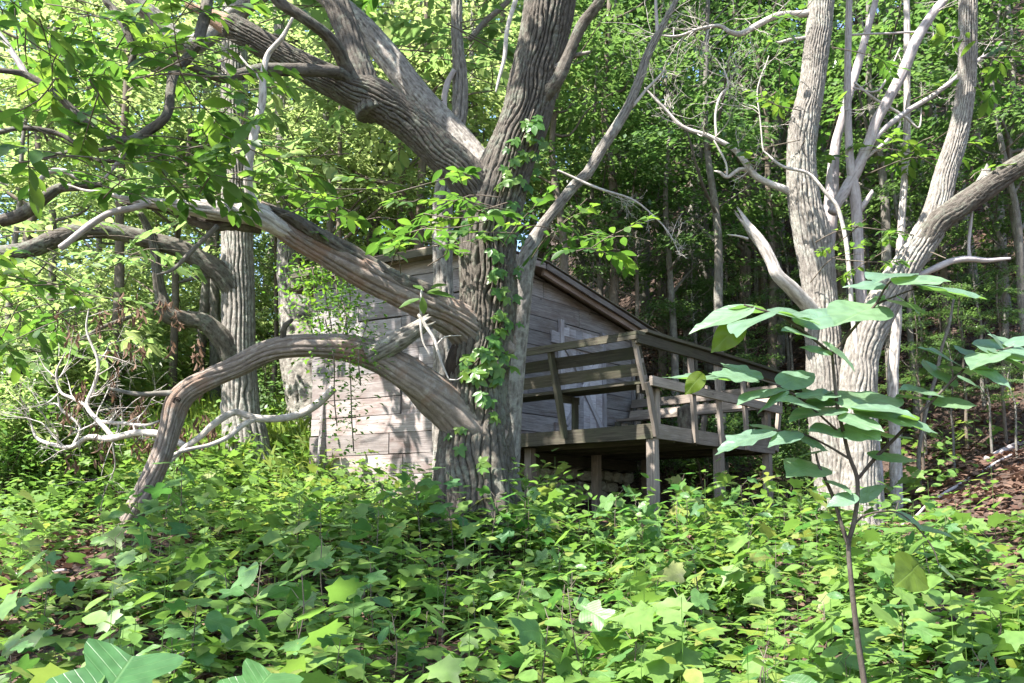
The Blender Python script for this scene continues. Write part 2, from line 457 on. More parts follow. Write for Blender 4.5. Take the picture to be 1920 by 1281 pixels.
def twig_net(C, n, L0, L1, r0, seed, droop=0.0, depth=2, up=0.0, seg=5, side=1.0):
    """Random forked twigs growing off a guide curve: list of tube parts."""
    r = np.random.default_rng(seed); A = catmull(C, .05); parts = []
    def grow(p, d, L, rad, lev):
        k = max(3, int(L / .09)); pts = [[*p, rad]]
        for i in range(k):
            d = unit(d + r.normal(0, .20, 3) + np.array([0, 0, up - droop]) * .15)
            p = p + d * (L / k); pts.append([*p, rad * (1 - .75 * (i + 1) / k)])
        parts.append(sweep(pts, seg=seg, step=.07, lump=0, seed=int(r.integers(1e6))))
        if lev > 0:
            for q in range(int(r.integers(2, 5))):
                ii = int(r.integers(1, len(pts) - 1))
                grow(np.array(pts[ii][:3]), unit(d + r.normal(0, .7, 3)), L * r.uniform(.35, .65), pts[ii][3] * .65, lev - 1)
    for _ in range(n):
        i = int(r.integers(len(A) // 5, len(A)))
        tdir = unit(A[min(i + 1, len(A) - 1), :3] - A[max(i - 1, 0), :3])
        grow(A[i, :3], unit(tdir * .6 + r.normal(0, .7, 3) * side), r.uniform(L0, L1), min(r0, A[i, 3] * .7), depth)
    return parts

# ------------------------------------------------------------------ leaves
def lf_ovate(wd=.27, fold=.05, droop=.12, sections=((.0, .02), (.22, .8), (.5, 1.0), (.78, .6), (1.0, .0)), serr=0):
    V, T = [], []
    for k, (y, f) in enumerate(sections):
        x = wd * f
        z = -droop * y * y
        V += [(-x, y, z + fold * f), (0, y, z), (x, y, z + fold * f)]
    for k in range(len(sections) - 1):
        a = 3 * k; b = a + 3
        T += [(a, a+1, b+1), (a, b+1, b), (a+1, a+2, b+2), (a+1, b+2, b+1)]
    return np.array(V, float), np.array(T)

def lf_simple(wd=.27, fold=.06):
    V = np.array([(0, 0, 0), (-wd, .45, fold), (0, 1, -.08), (wd, .45, fold), (0, .5, 0)], float)
    return V, np.array([(0, 4, 1), (1, 4, 2), (0, 3, 4), (4, 3, 2)])

def lf_diamond(wd=.3):
    V = np.array([(0, 0, 0), (-wd, .45, .06), (0, 1, -.06), (wd, .45, .06)], float)
    return V, np.array([(0, 2, 1), (0, 3, 2)])

def lf_outline(half, centre, droop=.15, fold=.06):
    pts = [p for p in half] + [(-x, y) for x, y in half[::-1] if x > 1e-6]
    V = [(centre[0], centre[1], -droop * centre[1] ** 2)] + [(x, y, -droop * (y * y + .5 * x * x) + fold * abs(x)) for x, y in pts]
    n = len(pts)
    return np.array(V, float), np.array([(0, 1 + i, 1 + (i + 1) % n) for i in range(n)])

TULIP = lf_outline([(0, 0), (.2, -.02), (.46, .12), (.50, .27), (.33, .42), (.30, .50), (.40, .66), (.45, .86), (.26, .88), (.10, .80), (0, .76)], (0, .38))
MAPLE = lf_outline([(0, 0), (.12, .02), (.36, -.04), (.34, .14), (.55, .34), (.33, .42), (.30, .62), (.14, .66), (0, 1)], (0, .34))
BROADLEAF = lf_outline([(0, 0), (.12, .01), (.24, .10), (.31, .25), (.33, .42), (.30, .58), (.23, .72), (.15, .85), (.06, .95), (0, 1.04)], (0, .42), droop=.12, fold=.07)
LOBED = lf_outline([(0, 0), (.12, .0), (.26, .12), (.31, .28), (.27, .40), (.36, .50), (.40, .60), (.26, .66), (.20, .74), (.16, .88), (.06, .92), (0, 1.02)], (0, .40), droop=.12, fold=.06)
CHEST = lf_ovate(.22, .05, .14, ((0, .02), (.14, .45), (.34, .85), (.52, 1), (.70, .9), (.86, .5), (1, 0)))
OVATE = lf_ovate(.27)
SIMPLE = lf_simple(.26)
ROUND = lf_simple(.38)
DIAM = lf_diamond(.30)

def frames(fwd, nrm):
    f = fwd / (np.linalg.norm(fwd, axis=1)[:, None] + 1e-9)
    n = nrm - f * (nrm * f).sum(1)[:, None]; n /= np.linalg.norm(n, axis=1)[:, None] + 1e-9
    s = np.cross(f, n)
    return s, f, n

def leaves(tpl, pos, fwd, nrm, size, tint):
    V, T = tpl; s, f, n = frames(np.asarray(fwd, float), np.asarray(nrm, float))
    pos = np.asarray(pos, float); size = np.asarray(size, float)
    X = pos[:, None] + size[:, None, None] * (V[None, :, 0:1] * s[:, None] + V[None, :, 1:2] * f[:, None] + V[None, :, 2:3] * n[:, None])
    k = len(V); F = (T[None] + (np.arange(len(pos)) * k)[:, None, None]).reshape(-1, 3)
    return X.reshape(-1, 3), F, np.repeat(np.asarray(tint, float), k)

def cat_leaves(lst):
    Vs, Fs, Ts = [], [], []; o = 0
    for V, F, T in lst:
        Vs.append(V); Fs.append(F + o); Ts.append(T); o += len(V)
    return np.vstack(Vs), np.vstack(Fs), np.concatenate(Ts)

def replicate(tpl, locs, rotz, scale, tilt=None, tshift=None):
    V, F, T = tpl; n = len(locs); c, s = np.cos(rotz), np.sin(rotz)
    X = V[None] * np.asarray(scale)[:, None, None]
    x = X[..., 0] * c[:, None] - X[..., 1] * s[:, None]; y = X[..., 0] * s[:, None] + X[..., 1] * c[:, None]; z = X[..., 2]
    if tilt is not None:
        z = z + x * tilt[:, 0:1] + y * tilt[:, 1:2]
    P = np.stack([x, y, z], 2) + np.asarray(locs)[:, None]
    FF = (F[None] + (np.arange(n) * len(V))[:, None, None]).reshape(-1, F.shape[1])
    TT = np.repeat(T[None], n, 0) + (0 if tshift is None else tshift[:, None])
    return P.reshape(-1, 3), FF, TT.reshape(-1)

def leaf_mesh(name, data, mat):
    V, F, T = data
    return mesh_np(name, V, F, {'tint': T}, True, mat)

def fan_spray(tpl, n, L, size, r, flat=.25, end=True):
    """A leafy twig in its own space: twig along +x, leaves alternate and bunch at the end."""
    pos, fwd, nrm, sz, tt = [], [], [], [], []
    for i in range(n):
        u = (i + .5) / n
        u = u ** .6 if end else u
        side = 1 if i % 2 else -1
        a = side * r.uniform(.5, 1.25) * (1.15 - .6 * u)
        pos.append((u * L, 0, -.10 * u * u * L + r.normal(0, .01)))
        fwd.append((math.cos(a), math.sin(a), r.normal(-.22, .22)))
        nrm.append((r.normal(0, flat), r.normal(0, flat), 1))
        sz.append(size * r.uniform(.65, 1.15)); tt.append(r.random())
    return leaves(tpl, pos, fwd, nrm, sz, tt)

def leafy_disk(tpl, n, R, size, r, thick=.12):
    """Flat layer of foliage as on shaded understory trees."""
    a = r.uniform(0, 2 * math.pi, n); q = np.sqrt(r.random(n)) * R
    nb = 9; ba = r.uniform(0, 2 * math.pi, nb)
    j = r.integers(0, nb, n)
    a = ba[j] + r.normal(0, .22, n)
    x, y = q * np.cos(a), q * np.sin(a)
    z = -0.10 * q * q / R + r.normal(0, thick, n) * .5
    f = np.stack([np.cos(a + r.normal(0, .7, n)), np.sin(a + r.normal(0, .7, n)), r.normal(-.2, .25, n)], 1)
    nn = np.stack([r.normal(0, .3, n), r.normal(0, .3, n), np.ones(n)], 1)
    return leaves(tpl, np.stack([x, y, z], 1), f, nn, size * r.uniform(.6, 1.2, n), r.random(n))
#@@SETTING
# ------------------------------------------------------------------ the ground
def grid(a, b, n, p=1.8, c=0):
    t = np.linspace(-1, 1, n); t = np.sign(t) * np.abs(t) ** p
    return np.where(t < 0, c + (c - a) * t, c + (b - c) * t)
gx, gy = grid(-90, 90, 220), grid(-14, 130, 240, 1.7, 7)
GX, GY = np.meshgrid(gx, gy)
GZ = terrain(GX, GY)
near = np.exp(-((GY - 8) / 14) ** 2)
GZ += near * .03 * vnoise(np.stack([GX.ravel() * 2.3, GY.ravel() * 2.3, np.zeros(GX.size)], 1)).reshape(GX.shape)
ii = np.arange(len(gy) - 1)[:, None] * len(gx); jj = np.arange(len(gx) - 1)[None]
GF = np.stack([ii + jj, ii + jj + 1, ii + jj + 1 + len(gx), ii + jj + len(gx)], 2).reshape(-1, 4)
ground = link("ground", mesh_np("ground", np.stack([GX, GY, GZ], 2).reshape(-1, 3), GF, None, True, M_GROUND))
ground['kind'] = 'structure'

def tz(x, y): return float(terrain(x, y))

# ------------------------------------------------------------------ boards
def board_mesh(L, wd, th, r, seg=4, rough=.004, poly=None):
    V, F = [], []
    xs = np.linspace(-L / 2, L / 2, seg + 1)
    for i, x in enumerate(xs):
        e = rough if 0 < i < seg else rough * .6
        dx = r.normal(0, e) if i in (0, seg) else 0
        w0, w1 = -wd / 2 + r.normal(0, e), wd / 2 + r.normal(0, e)
        zz = r.normal(0, e * .5)
        V += [(x + dx, w0, -th / 2 + zz), (x + dx, w1, -th / 2 + zz), (x + dx, w1, th / 2 + zz), (x + dx, w0, th / 2 + zz)]
    for i in range(seg):
        a = 4 * i
        for k in range(4):
            F.append((a + k, a + (k + 1) % 4, a + 4 + (k + 1) % 4, a + 4 + k)[::-1])
    F.append((0, 1, 2, 3)[::-1] if False else (0, 1, 2, 3)); F.append((4*seg + 3, 4*seg + 2, 4*seg + 1, 4*seg))
    return np.array(V), np.array(F)

def board(name, root, a, b, wd, th, face, mat, seg=4, rough=.003, r=rng):
    """A board from a to b; 'face' is the direction its broad side looks."""
    a, b = np.asarray(a, float), np.asarray(b, float)
    u = unit(b - a); n = unit(np.asarray(face, float) - u * np.dot(u, face)); v = np.cross(n, u)
    V, F = board_mesh(np.linalg.norm(b - a), wd, th, r, seg, rough)
    return link(name, mesh_np(name, V, F, None, False, mat), root, axes_matrix((a + b) / 2, u, v, n))

def clip_poly(poly, a, b, c):
    """Keep the part of a 2-D polygon where a*x + b*y <= c."""
    out = []
    for i in range(len(poly)):
        p, q = poly[i], poly[(i + 1) % len(poly)]
        dp, dq = a*p[0] + b*p[1] - c, a*q[0] + b*q[1] - c
        if dp <= 0: out.append(p)
        if (dp < 0) != (dq < 0) and dp != dq:
            t = dp / (dp - dq); out.append((p[0] + t*(q[0]-p[0]), p[1] + t*(q[1]-p[1])))
    return out

def plank(name, root, poly, th, o, u, v, n, mat, lift=0.0):
    """Flat plank cut to a polygon given in (u, v) coordinates of a wall face."""
    if len(poly) < 3: return None
    P = np.array(poly); c = P.mean(0); Q = P - c
    k = len(Q)
    V = np.array([(x, y, 0) for x, y in Q] + [(x, y, th) for x, y in Q])
    tris = [(0, i + 1, i) for i in range(1, k - 1)] + [(k, k + i, k + i + 1) for i in range(1, k - 1)]
    quads = [(i, (i + 1) % k, k + (i + 1) % k, k + i) for i in range(k)]
    o2 = np.asarray(o) + u * c[0] + v * c[1] + n * lift
    return link(name, mesh_np(name, V, [np.array(quads), np.array(tris)], None, False, mat), root, axes_matrix(o2, u, v, n))

def hit(px, py, o, n):
    d = ray(px, py); t = np.dot(o - EYE, n) / np.dot(d, n); return EYE + d * t

# ------------------------------------------------------------------ the cabin
Zv = np.array([0, 0, 1.0])
UL = np.array([-.760, .650, 0]); UR = np.array([.650, .760, 0])
C0 = W(1225, 793, 9.3)                       # near top corner of the deck
W0 = C0 + 2.5 * UL                           # cabin wall, deck level
ND = -UL                                     # outward normal of the door wall
S0, S1 = -.28, 3.50
UF = unit(np.array([-.88, .475, 0])); NF = unit(np.array([-.475, -.88, 0]))
CN = W0 + S0 * UR                            # near corner of the cabin
def sz(px, py, o=W0, n=ND, u=UR):
    p = hit(px, py, o, n); return np.dot(p - W0, u), p[2] - W0[2]
rb = W0 + .30 * ND
ra, rz_ = sz(1006, 487, rb), sz(1236, 633, rb)
RS = (rz_[1] - ra[1]) / (rz_[0] - ra[0])      # roof slope on the long side
SRIDGE = .92; ZR = ra[1] + RS * (SRIDGE - ra[0])
pe = hit(745, 497, CN, NF); ZE = pe[2] - W0[2]
RS2 = (ZR - ZE) / (SRIDGE - S0)
pL = hit(588, 760, CN, NF); LF = np.dot(pL - CN, UF)
print("roof", ra, rz_, RS, ZR, ZE, RS2, "front length", LF, "deck z", C0[2], W0)
cb = CN.copy(); cb[2] = tz(CN[0], CN[1])
cabin = thing("cabin", "weathered grey plank cabin with a low sloping roof behind the old oak", "cabin", cb)
THK = .035
def under_roof(poly):
    poly = clip_poly(poly, -RS, 1, ZR - RS * SRIDGE - .05)
    return clip_poly(poly, -RS2, 1, ZR - RS2 * SRIDGE - .05) if poly else poly
z = -.06; row = 0
while z < ZR:
    h = rng.uniform(.20, .29)
    if row < 1: h = .20
    cuts = [S0] + sorted(rng.uniform(S0 + .6, S1 - .5, 1 if row % 3 else 2)) + [S1 + rng.uniform(-.02, .02)]
    if row in (5, 6, 7): cuts = [S0, 1.72 + rng.uniform(-.01, .01), S1]
    for a, b2 in zip(cuts[:-1], cuts[1:]):
        g = rng.uniform(.004, .012)
        sag = rng.normal(0, .008)
        poly = under_roof([(a + .003, z + sag), (b2 - .003, z - sag), (b2 - .003, z + h - g - sag * .4), (a + .003, z + h - g + sag)])
        if len(poly) >= 3: plank("plank", cabin, poly, THK, W0, UR, Zv, ND, M_SHED, rng.uniform(-.006, .006))
    z += h; row += 1
zb = -.95
z = zb; row = 0
while z < ZE - .02:
    h = rng.uniform(.22, .33); h = min(h, ZE - z)
    cuts = [.0] + list(sorted(rng.uniform(.6, LF - .5, 1))) + [LF + rng.uniform(-.03, .03)]
    if z + h < .95 and z > .1: cuts = [.0, .62, 1.06, LF]            # vertical boards close an old opening
    for k, (a, b2) in enumerate(zip(cuts[:-1], cuts[1:])):
        if len(cuts) == 4 and k == 1: continue
        g = rng.uniform(.005, .014); sag = rng.normal(0, .01)
        poly = [(a + .004, z + sag), (b2 - .004, z - sag), (b2 - .004, z + h - g - sag * .3), (a + .004, z + h - g + sag)]
        plank("plank", cabin, poly, THK, CN, UF, Zv, NF, M_FRONT if z < .9 else M_SHED, rng.uniform(-.006, .006))
    z += h; row += 1
for k in range(3):
    a = .63 + k * .145
    plank("door_board", cabin, [(a, .02), (a + .14, .02), (a + .14, .98), (a, .98 + rng.uniform(-.01, .01))], THK * .8, CN, UF, Zv, NF, M_FRONT, -.02 - .003 * k)
# dark sheets behind the planks stand in for the unlit room's shade
def backing_sheet(name, pts2, o, u, n, th):
    return plank(name, cabin, pts2, th, o, u, Zv, n, M_BACKING, -th - .012)
backing_poly = under_roof([(S0 + .02, -.1), (S1 - .02, -.1), (S1 - .02, 3), (S0 + .02, 3)])
backing_sheet("dark_backing", backing_poly, W0, UR, ND, .03)
backing_sheet("dark_backing", [(.02, zb), (LF - .02, zb), (LF - .02, ZE - .03), (.02, ZE - .03)], CN, UF, NF, .03)
# far walls
back_o = W0 + S1 * UR; 
plank("back_wall", cabin, [(0, -.7), (3.2, -.7), (3.2, RS * (S1 - SRIDGE) + ZR - .08), (0, RS * (S1 - SRIDGE) + ZR - .08)], .05, back_o, UL, Zv, -UR, M_SHED, .0)
side_o = CN + UF * LF
plank("side_wall", cabin, [(0, -.7), (3.3, -.7), (3.3, ZR - .4), (0, ZE - .03)], .05, side_o, UR, Zv, UF, M_SHED, -.05)
# roof: two slopes of sheet on boards, bargeboard, rafters
def roof_slab(name, s0, z0, s1, z1, d0, d1, th, mat, lift):
    P = []
    for s_, z_ in ((s0, z0), (s1, z1)):
        for d_ in (d0, d1): P.append(W0 + UR * s_ + ND * d_ + Zv * (z_ + lift))
    a, b_, c, d = P[0], P[1], P[3], P[2]
    nn = unit(np.cross(b_ - a, d - a)); nn = nn if nn[2] > 0 else -nn
    V = [a, b_, c, d] + [p + nn * th for p in (a, b_, c, d)]
    F = [(3, 2, 1, 0), (4, 5, 6, 7), (0, 1, 5, 4), (1, 2, 6, 5), (2, 3, 7, 6), (3, 0, 4, 7)]
    ce = np.mean(V, 0)
    return link(name, mesh_np(name, np.array(V) - ce, np.array(F), None, False, mat), cabin, Matrix.Translation(Vector(ce)))
s_end = rz_[0] + .03; z_end = ZR + RS * (s_end - SRIDGE)
s_beg = S0 - .35; z_beg = ZR - RS2 * (SRIDGE - s_beg)
nb = 12
for k in range(nb):                                      # roof boards run from ridge to eave under the sheet
    d0 = .30 - k * 3.7 / nb; d1 = d0 - 3.7 / nb + .012
    roof_slab("roof_board", SRIDGE, ZR, s_end, z_end, d0, d1, .025, M_ROOFW, .0)
    roof_slab("roof_board", s_beg, z_beg, SRIDGE, ZR, d0 , d1, .025, M_ROOFW, .0)
roof_slab("roof_sheet", SRIDGE - .02, ZR, s_end + .05, z_end, .34, -3.6, .012, M_TIN, .05)
roof_slab("roof_sheet", s_beg - .05, z_beg, SRIDGE + .02, ZR, .34, -3.6, .012, M_TIN, .05)
slp = unit(UR + Zv * RS); slp2 = unit(UR + Zv * RS2)
bo = W0 + ND * .315
board("bargeboard", cabin, bo + UR * (SRIDGE - .02) + Zv * (ZR - .015), bo + UR * s_end + Zv * (z_end - .015), .075, .028, ND, M_FRONT, 6)
board("bargeboard", cabin, bo + UR * s_beg + Zv * (z_beg - .015), bo + UR * (SRIDGE - .05) + Zv * (ZR - .015), .075, .028, ND, M_FRONT, 6)
for k in range(4):
    q = W0 + ND * (.24 - k * .9)
    board("rafter", cabin, q + UR * SRIDGE + Zv * (ZR - .075), q + UR * (s_end - .05) + Zv * (z_end - .075), .09, .05, ND, M_ROOFW, 3)
ebeg = CN + NF * .30 + Zv * (ZE + .0)
board("eave_board", cabin, ebeg + UF * -.1, ebeg + UF * (LF + .2), .09, .03, NF, M_DECK, 6)
board("eave_soffit", cabin, ebeg + UF * -.1 - NF * .15 + Zv * .05, ebeg + UF * (LF + .2) - NF * .15 + Zv * .05, .32, .02, Zv, M_ROOFW, 6)
# corner boards
board("corner_board", cabin, W0 + UR * (S1 - .03) + ND * .055 + Zv * -.05, W0 + UR * (S1 - .03) + ND * .055 + Zv * (ZR + RS * (S1 - SRIDGE) - .12), .07, .03, ND, M_SHED)

# the door: stiles, planks, rails, braces, strap hinges
sl, _ = sz(1049, 720); sr, _ = sz(1122, 720)
zt = sz(1085, 622)[1]; zbm = -.02
lift = THK + .012
def on_door(s_, z_, l): return W0 + UR * s_ + Zv * z_ + ND * l
nd = 6; wdt = (sr - sl) / nd
for k in range(nd):
    a = sl + wdt * k
    plank("door_board", cabin, [(a + .003, .0), (a + wdt - .003, .0), (a + wdt - .003, zt - rng.uniform(.0, .03)), (a + .003, zt - rng.uniform(0, .03))], .022, W0, UR, Zv, ND, M_DOOR, lift)
board("door_post", cabin, on_door(sl - .035, -.05, lift + .02), on_door(sl - .035, zt + .08, lift + .02), .085, .05, ND, M_DOOR)
board("door_post", cabin, on_door(sr + .04, -.05, lift + .02), on_door(sr + .04, zt + .05, lift + .02), .09, .05, ND, M_DOOR)
zr1 = sz(1085, 650)[1]
board("door_rail", cabin, on_door(sl + .01, zr1, lift + .042), on_door(sr - .01, zr1, lift + .042), .15, .034, ND, M_SHED)
board("door_rail", cabin, on_door(sl + .01, .17, lift + .042), on_door(sr - .01, .17, lift + .042), .16, .034, ND, M_DOOR)
zm = (zr1 + .17) / 2
for (a, b2) in (((sl + .05, .28), ((sl + sr) / 2, zm)), ((sr - .04, .28), ((sl + sr) / 2 + .03, zm - .03)), (((sl + sr) / 2 - .03, zm + .02), (sr - .06, zr1 - .1)), (((sl + sr) / 2 + .01, zm + .1), (sl + .06, zr1 - .1))):
    board("door_brace", cabin, on_door(a[0], a[1], lift + .040), on_door(b2[0], b2[1], lift + .040), .085, .026, ND, M_DOOR)
board("hinge_block", cabin, on_door(sl - .19, .2, lift + .012), on_door(sl - .08, .2, lift + .012), .20, .03, ND, M_FRONT)
board("hinge_block", cabin, on_door(sl - .26, zr1 + .03, lift + .012), on_door(sl - .08, zr1 + .03, lift + .012), .17, .03, ND, M_DOOR)
# field stone footing under the wall
def stone_mesh(r):
    g = np.linspace(-1, 1, 3); V = []; idx = {}; F = []
    def vid(p):
        k = tuple(np.round(p, 3))
        if k not in idx: idx[k] = len(V); V.append(p)
        return idx[k]
    for ax in range(3):
        for sgn in (-1, 1):
            for i in range(2):
                for j in range(2):
                    q = []
                    for di, dj in ((0, 0), (1, 0), (1, 1), (0, 1)):
                        p = [0, 0, 0]; p[ax] = sgn; p[(ax+1) % 3] = g[i+di]; p[(ax+2) % 3] = g[j+dj]; q.append(vid(np.array(p, float)))
                    F.append(q if sgn > 0 else q[::-1])
    V = np.array(V); nrm = np.linalg.norm(V, axis=1)[:, None]
    V = V / nrm * (.55 + .45 * nrm / 1.0) / 1.2
    V += r.normal(0, .09, V.shape)
    return V * .5, np.array(F)
stone_data = [mesh_np("stone", *stone_mesh(np.random.default_rng(k)), None, False, M_STONE) for k in range(9)]
def stone_at(root, p, u, v, n, a, b2, c):
    M = axes_matrix(p, u, v, n) @ Matrix.Rotation(rng.normal(0, .12), 4, 'Z') @ Matrix.Diagonal((a, b2, c, 1))
    return link("stone", stone_data[int(rng.integers(9))], root, M)
z = -.17
while z > -.95:
    h = rng.uniform(.12, .19); s_ = S0 + .05
    while s_ < S1 - .05:
        wl = rng.uniform(.16, .40)
        stone_at(cabin, W0 + UR * (s_ + wl / 2) + Zv * (z - h / 2 + rng.normal(0, .015)) - ND * .02, UR, Zv, ND, wl * 1.12, h * rng.uniform(1.05, 1.3), .22)
        s_ += wl
    z -= h
plank("footing_dark_backing", cabin, [(S0, -1.1), (S1, -1.1), (S1, -.06), (S0, -.06)], .03, W0, UR, Zv, ND, M_BACKING, -.13)

# ------------------------------------------------------------------ the deck with bench railing
DL, DR = 2.42, 3.14
db = C0.copy(); db[2] = tz(C0[0], C0[1])
deck = thing("deck", "dark raised wooden deck with slatted bench railing beside the cabin door", "deck", db)
dk = rng
def D(l, r_, z_): return C0 + UL * l + UR * r_ + Zv * z_
FH = .165
nbd = 22
for k in range(nbd):
    r0 = .03 + k * (DR - .06) / nbd; r1 = r0 + (DR - .06) / nbd - .008
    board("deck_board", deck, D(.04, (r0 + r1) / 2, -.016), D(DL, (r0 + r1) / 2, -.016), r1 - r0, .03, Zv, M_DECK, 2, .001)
board("fascia", deck, D(-.0, .0, -FH / 2 - .004), D(DL, .0, -FH / 2 - .004), FH, .04, -UR, M_DECK, 6)
board("fascia", deck, D(.0, .022, -FH / 2 - .004), D(.0, DR, -FH / 2 - .004), FH, .04, -UL, M_POST, 6)
board("fascia", deck, D(.02, DR, -FH / 2 - .004), D(DL, DR, -FH / 2 - .004), FH, .04, UR, M_DECK, 4)
for k in range(5):
    board("joist", deck, D(.03, .5 + k * .52, -.11), D(DL, .5 + k * .52, -.11), .15, .04, UR, M_DECK, 2, .001)
for l_ in (2.2,):
    board("beam", deck, D(l_, .03, -.26), D(l_, DR - .03, -.26), .15, .06, UL, M_DECK, 2, .001)
def leg(l_, r_):
    p = D(l_, r_, 0); g = tz(p[0], p[1])
    return board("leg", deck, [p[0], p[1], g - .3], [p[0], p[1], p[2] - .17], .105, .095, -UR, M_POST, 5, .002)
for l_, r_ in ((.045, .05), (.045, 1.60), (.045, 3.02), (1.95, .25), (1.95, 1.7), (1.95, 3.0)): leg(l_, r_)
RH, OUT, SH = .93, .31, .43
def back_pt(l_, t, extra=0.0): return D(l_, -OUT * t - extra, RH * t)
# front bench: leaning supports, two back slats, cap and seat
for l_ in (.05, 1.18, 2.34):
    a = D(l_, -.045, -.10); b2 = D(l_, -OUT, RH - .02)
    if l_ < .1:
        board("back_support", deck, D(l_ - .07, .03, -.14), D(l_ - .07, -.14, SH), .085, .04, UL, M_POST, 4)
        board("back_support", deck, D(l_ - .025, -.10, SH - .06), D(l_ - .025, -OUT - .0, RH - .01), .10, .04, UL, M_POST, 4)
        board("seat_leg", deck, D(l_, .16, 0.0), D(l_, .16, SH - .03), .085, .045, UL, M_POST, 3)
    else:
        board("back_support", deck, a, b2, .09, .045, UL, M_DECK, 4)
        board("seat_leg", deck, D(l_, .16, .0), D(l_, .16, SH - .03), .085, .045, UL, M_DECK, 3)
    board("seat_bracket", deck, D(l_ + .05, -.14, SH - .055), D(l_ + .05, .30, SH - .055), .09, .035, UL, M_DECK, 3)
fn = unit(-UR * RH - Zv * -OUT * -1 * -1)
fn = unit(-UR * RH + Zv * -OUT)
for t in (.815, .625):
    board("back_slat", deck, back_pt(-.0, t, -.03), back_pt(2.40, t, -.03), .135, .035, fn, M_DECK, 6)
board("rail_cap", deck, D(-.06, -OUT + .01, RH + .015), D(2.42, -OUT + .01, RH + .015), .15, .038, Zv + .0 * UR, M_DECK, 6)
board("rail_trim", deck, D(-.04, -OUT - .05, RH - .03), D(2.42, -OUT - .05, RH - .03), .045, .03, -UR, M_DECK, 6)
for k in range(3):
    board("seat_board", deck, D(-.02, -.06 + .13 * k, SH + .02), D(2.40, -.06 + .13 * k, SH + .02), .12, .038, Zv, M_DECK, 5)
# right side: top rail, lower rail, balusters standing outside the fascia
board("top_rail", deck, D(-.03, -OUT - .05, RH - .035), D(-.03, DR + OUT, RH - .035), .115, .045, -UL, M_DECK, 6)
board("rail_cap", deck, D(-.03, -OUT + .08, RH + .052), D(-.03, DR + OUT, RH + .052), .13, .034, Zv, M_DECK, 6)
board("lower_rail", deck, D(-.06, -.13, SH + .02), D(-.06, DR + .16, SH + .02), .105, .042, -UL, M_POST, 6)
for r_ in (.86, 1.52, 2.24):
    board("baluster", deck, D(-.045, r_, -.17), D(-.005, r_, RH - .09), .082, .04, -UL, M_POST, 5)
for l_ in (.0, 1.15, 2.3):
    board("back_support", deck, D(l_ - .02, DR + .03, -.13), D(l_ - .02, DR + OUT, RH - .01), .085, .045, UL, M_POST, 4)
    board("seat_leg", deck, D(l_ + .02, DR - .16, .0), D(l_ + .02, DR - .16, SH - .03), .10, .09, UL, M_POST, 3)
    board("seat_bracket", deck, D(l_ + .05, DR - .34, SH - .055), D(l_ + .05, DR + .15, SH - .055), .09, .035, UL, M_DECK, 3)
for t in (.80, .60):
    board("back_slat", deck, D(-.02, DR + OUT * t - .05, RH * t), D(2.40, DR + OUT * t - .05, RH * t), .14, .03, unit(UR * RH - Zv * OUT), M_POST, 6)
board("seat_board", deck, D(-.02, DR - .20, SH + .02), D(2.40, DR - .20, SH + .02), .12, .038, Zv, M_POST, 5)
# a log round left on the deck
p = D(.75, 2.1, 0)
lg = thing("log_stump", "upright dark log stump standing on the deck inside the railing", "stump", p)
limb("log", lg, np.array([[*p, .13], [*(p + Zv * .2), .125], [*(p + Zv * .43), .12]]), M_OAK, seg=24, step=.03, amp=.012, seed=5)
#@@TREES
# ------------------------------------------------------------------ the big old tree in front of the cabin
def zpx(pts, d): return px_ctrl(pts, d)
def root_at(px, py, d):
    p = W(px, py, d); return [p[0], p[1], tz(p[0], p[1])]
MT = 7.9
oak = thing("old_oak", "huge old forked tree with broken dead lower limbs in front of the cabin", "tree", root_at(893, 940, MT))
trunkC = px_ctrl([(890, 1120, MT, 168), (890, 1040, MT, 165), (892, 985, MT, 158), (893, 940, MT, 150), (890, 880, MT, 140), (889, 800, MT, 128), (892, 720, MT, 118), (905, 640, MT, 112), (914, 560, MT, 112),
                  (914, 470, MT, 110), (924, 400, MT, 112), (942, 330, MT, 108), (966, 270, MT, 98), (985, 220, MT, 98), (998, 165, MT, 100), (1014, 90, MT, 96), (1032, 0, MT, 104),
                  (1046, -130, MT, 94), (1050, -330, MT, 80), (1070, -560, MT + .2, 62), (1080, -800, MT + .4, 44), (1100, -1050, MT + .5, 20)])
trunkC[:, 3] *= .95
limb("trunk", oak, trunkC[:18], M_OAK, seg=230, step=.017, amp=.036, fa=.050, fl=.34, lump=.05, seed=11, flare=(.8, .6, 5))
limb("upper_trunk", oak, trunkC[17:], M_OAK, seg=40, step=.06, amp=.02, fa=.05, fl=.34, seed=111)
L1 = px_ctrl([(922, 440, MT, 84), (905, 385, MT, 88), (874, 335, 7.8, 84), (825, 283, 7.75, 78), (765, 228, 7.7, 76), (705, 186, 7.6, 80), (655, 168, 7.55, 68), (600, 142, 7.5, 60), (530, 104, 7.45, 58),
              (470, 70, 7.4, 54), (430, 48, 7.4, 50)])
L1[1:, 3] *= .90
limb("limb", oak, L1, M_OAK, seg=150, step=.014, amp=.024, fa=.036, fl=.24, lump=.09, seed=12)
limb("broken_end", oak, px_ctrl([(450, 60, 7.4, 44), (425, 46, 7.4, 40), (400, 33, 7.4, 30), (380, 22, 7.4, 12)]), M_SPLIT, seg=26, step=.02, amp=.014, fa=.02, fl=.5, broken=.18, seed=13)
L1b = px_ctrl([(700, 215, 7.6, 66), (688, 175, 7.6, 60), (674, 130, 7.6, 54), (655, 70, 7.65, 48), (628, 0, 7.7, 46), (600, -70, 7.8, 42), (585, -170, 7.8, 38), (560, -330, 7.9, 30), (540, -520, 8, 16)])
limb("limb", oak, L1b, M_OAK, seg=76, step=.018, amp=.017, fa=.034, fl=.24, lump=.07, seed=14)
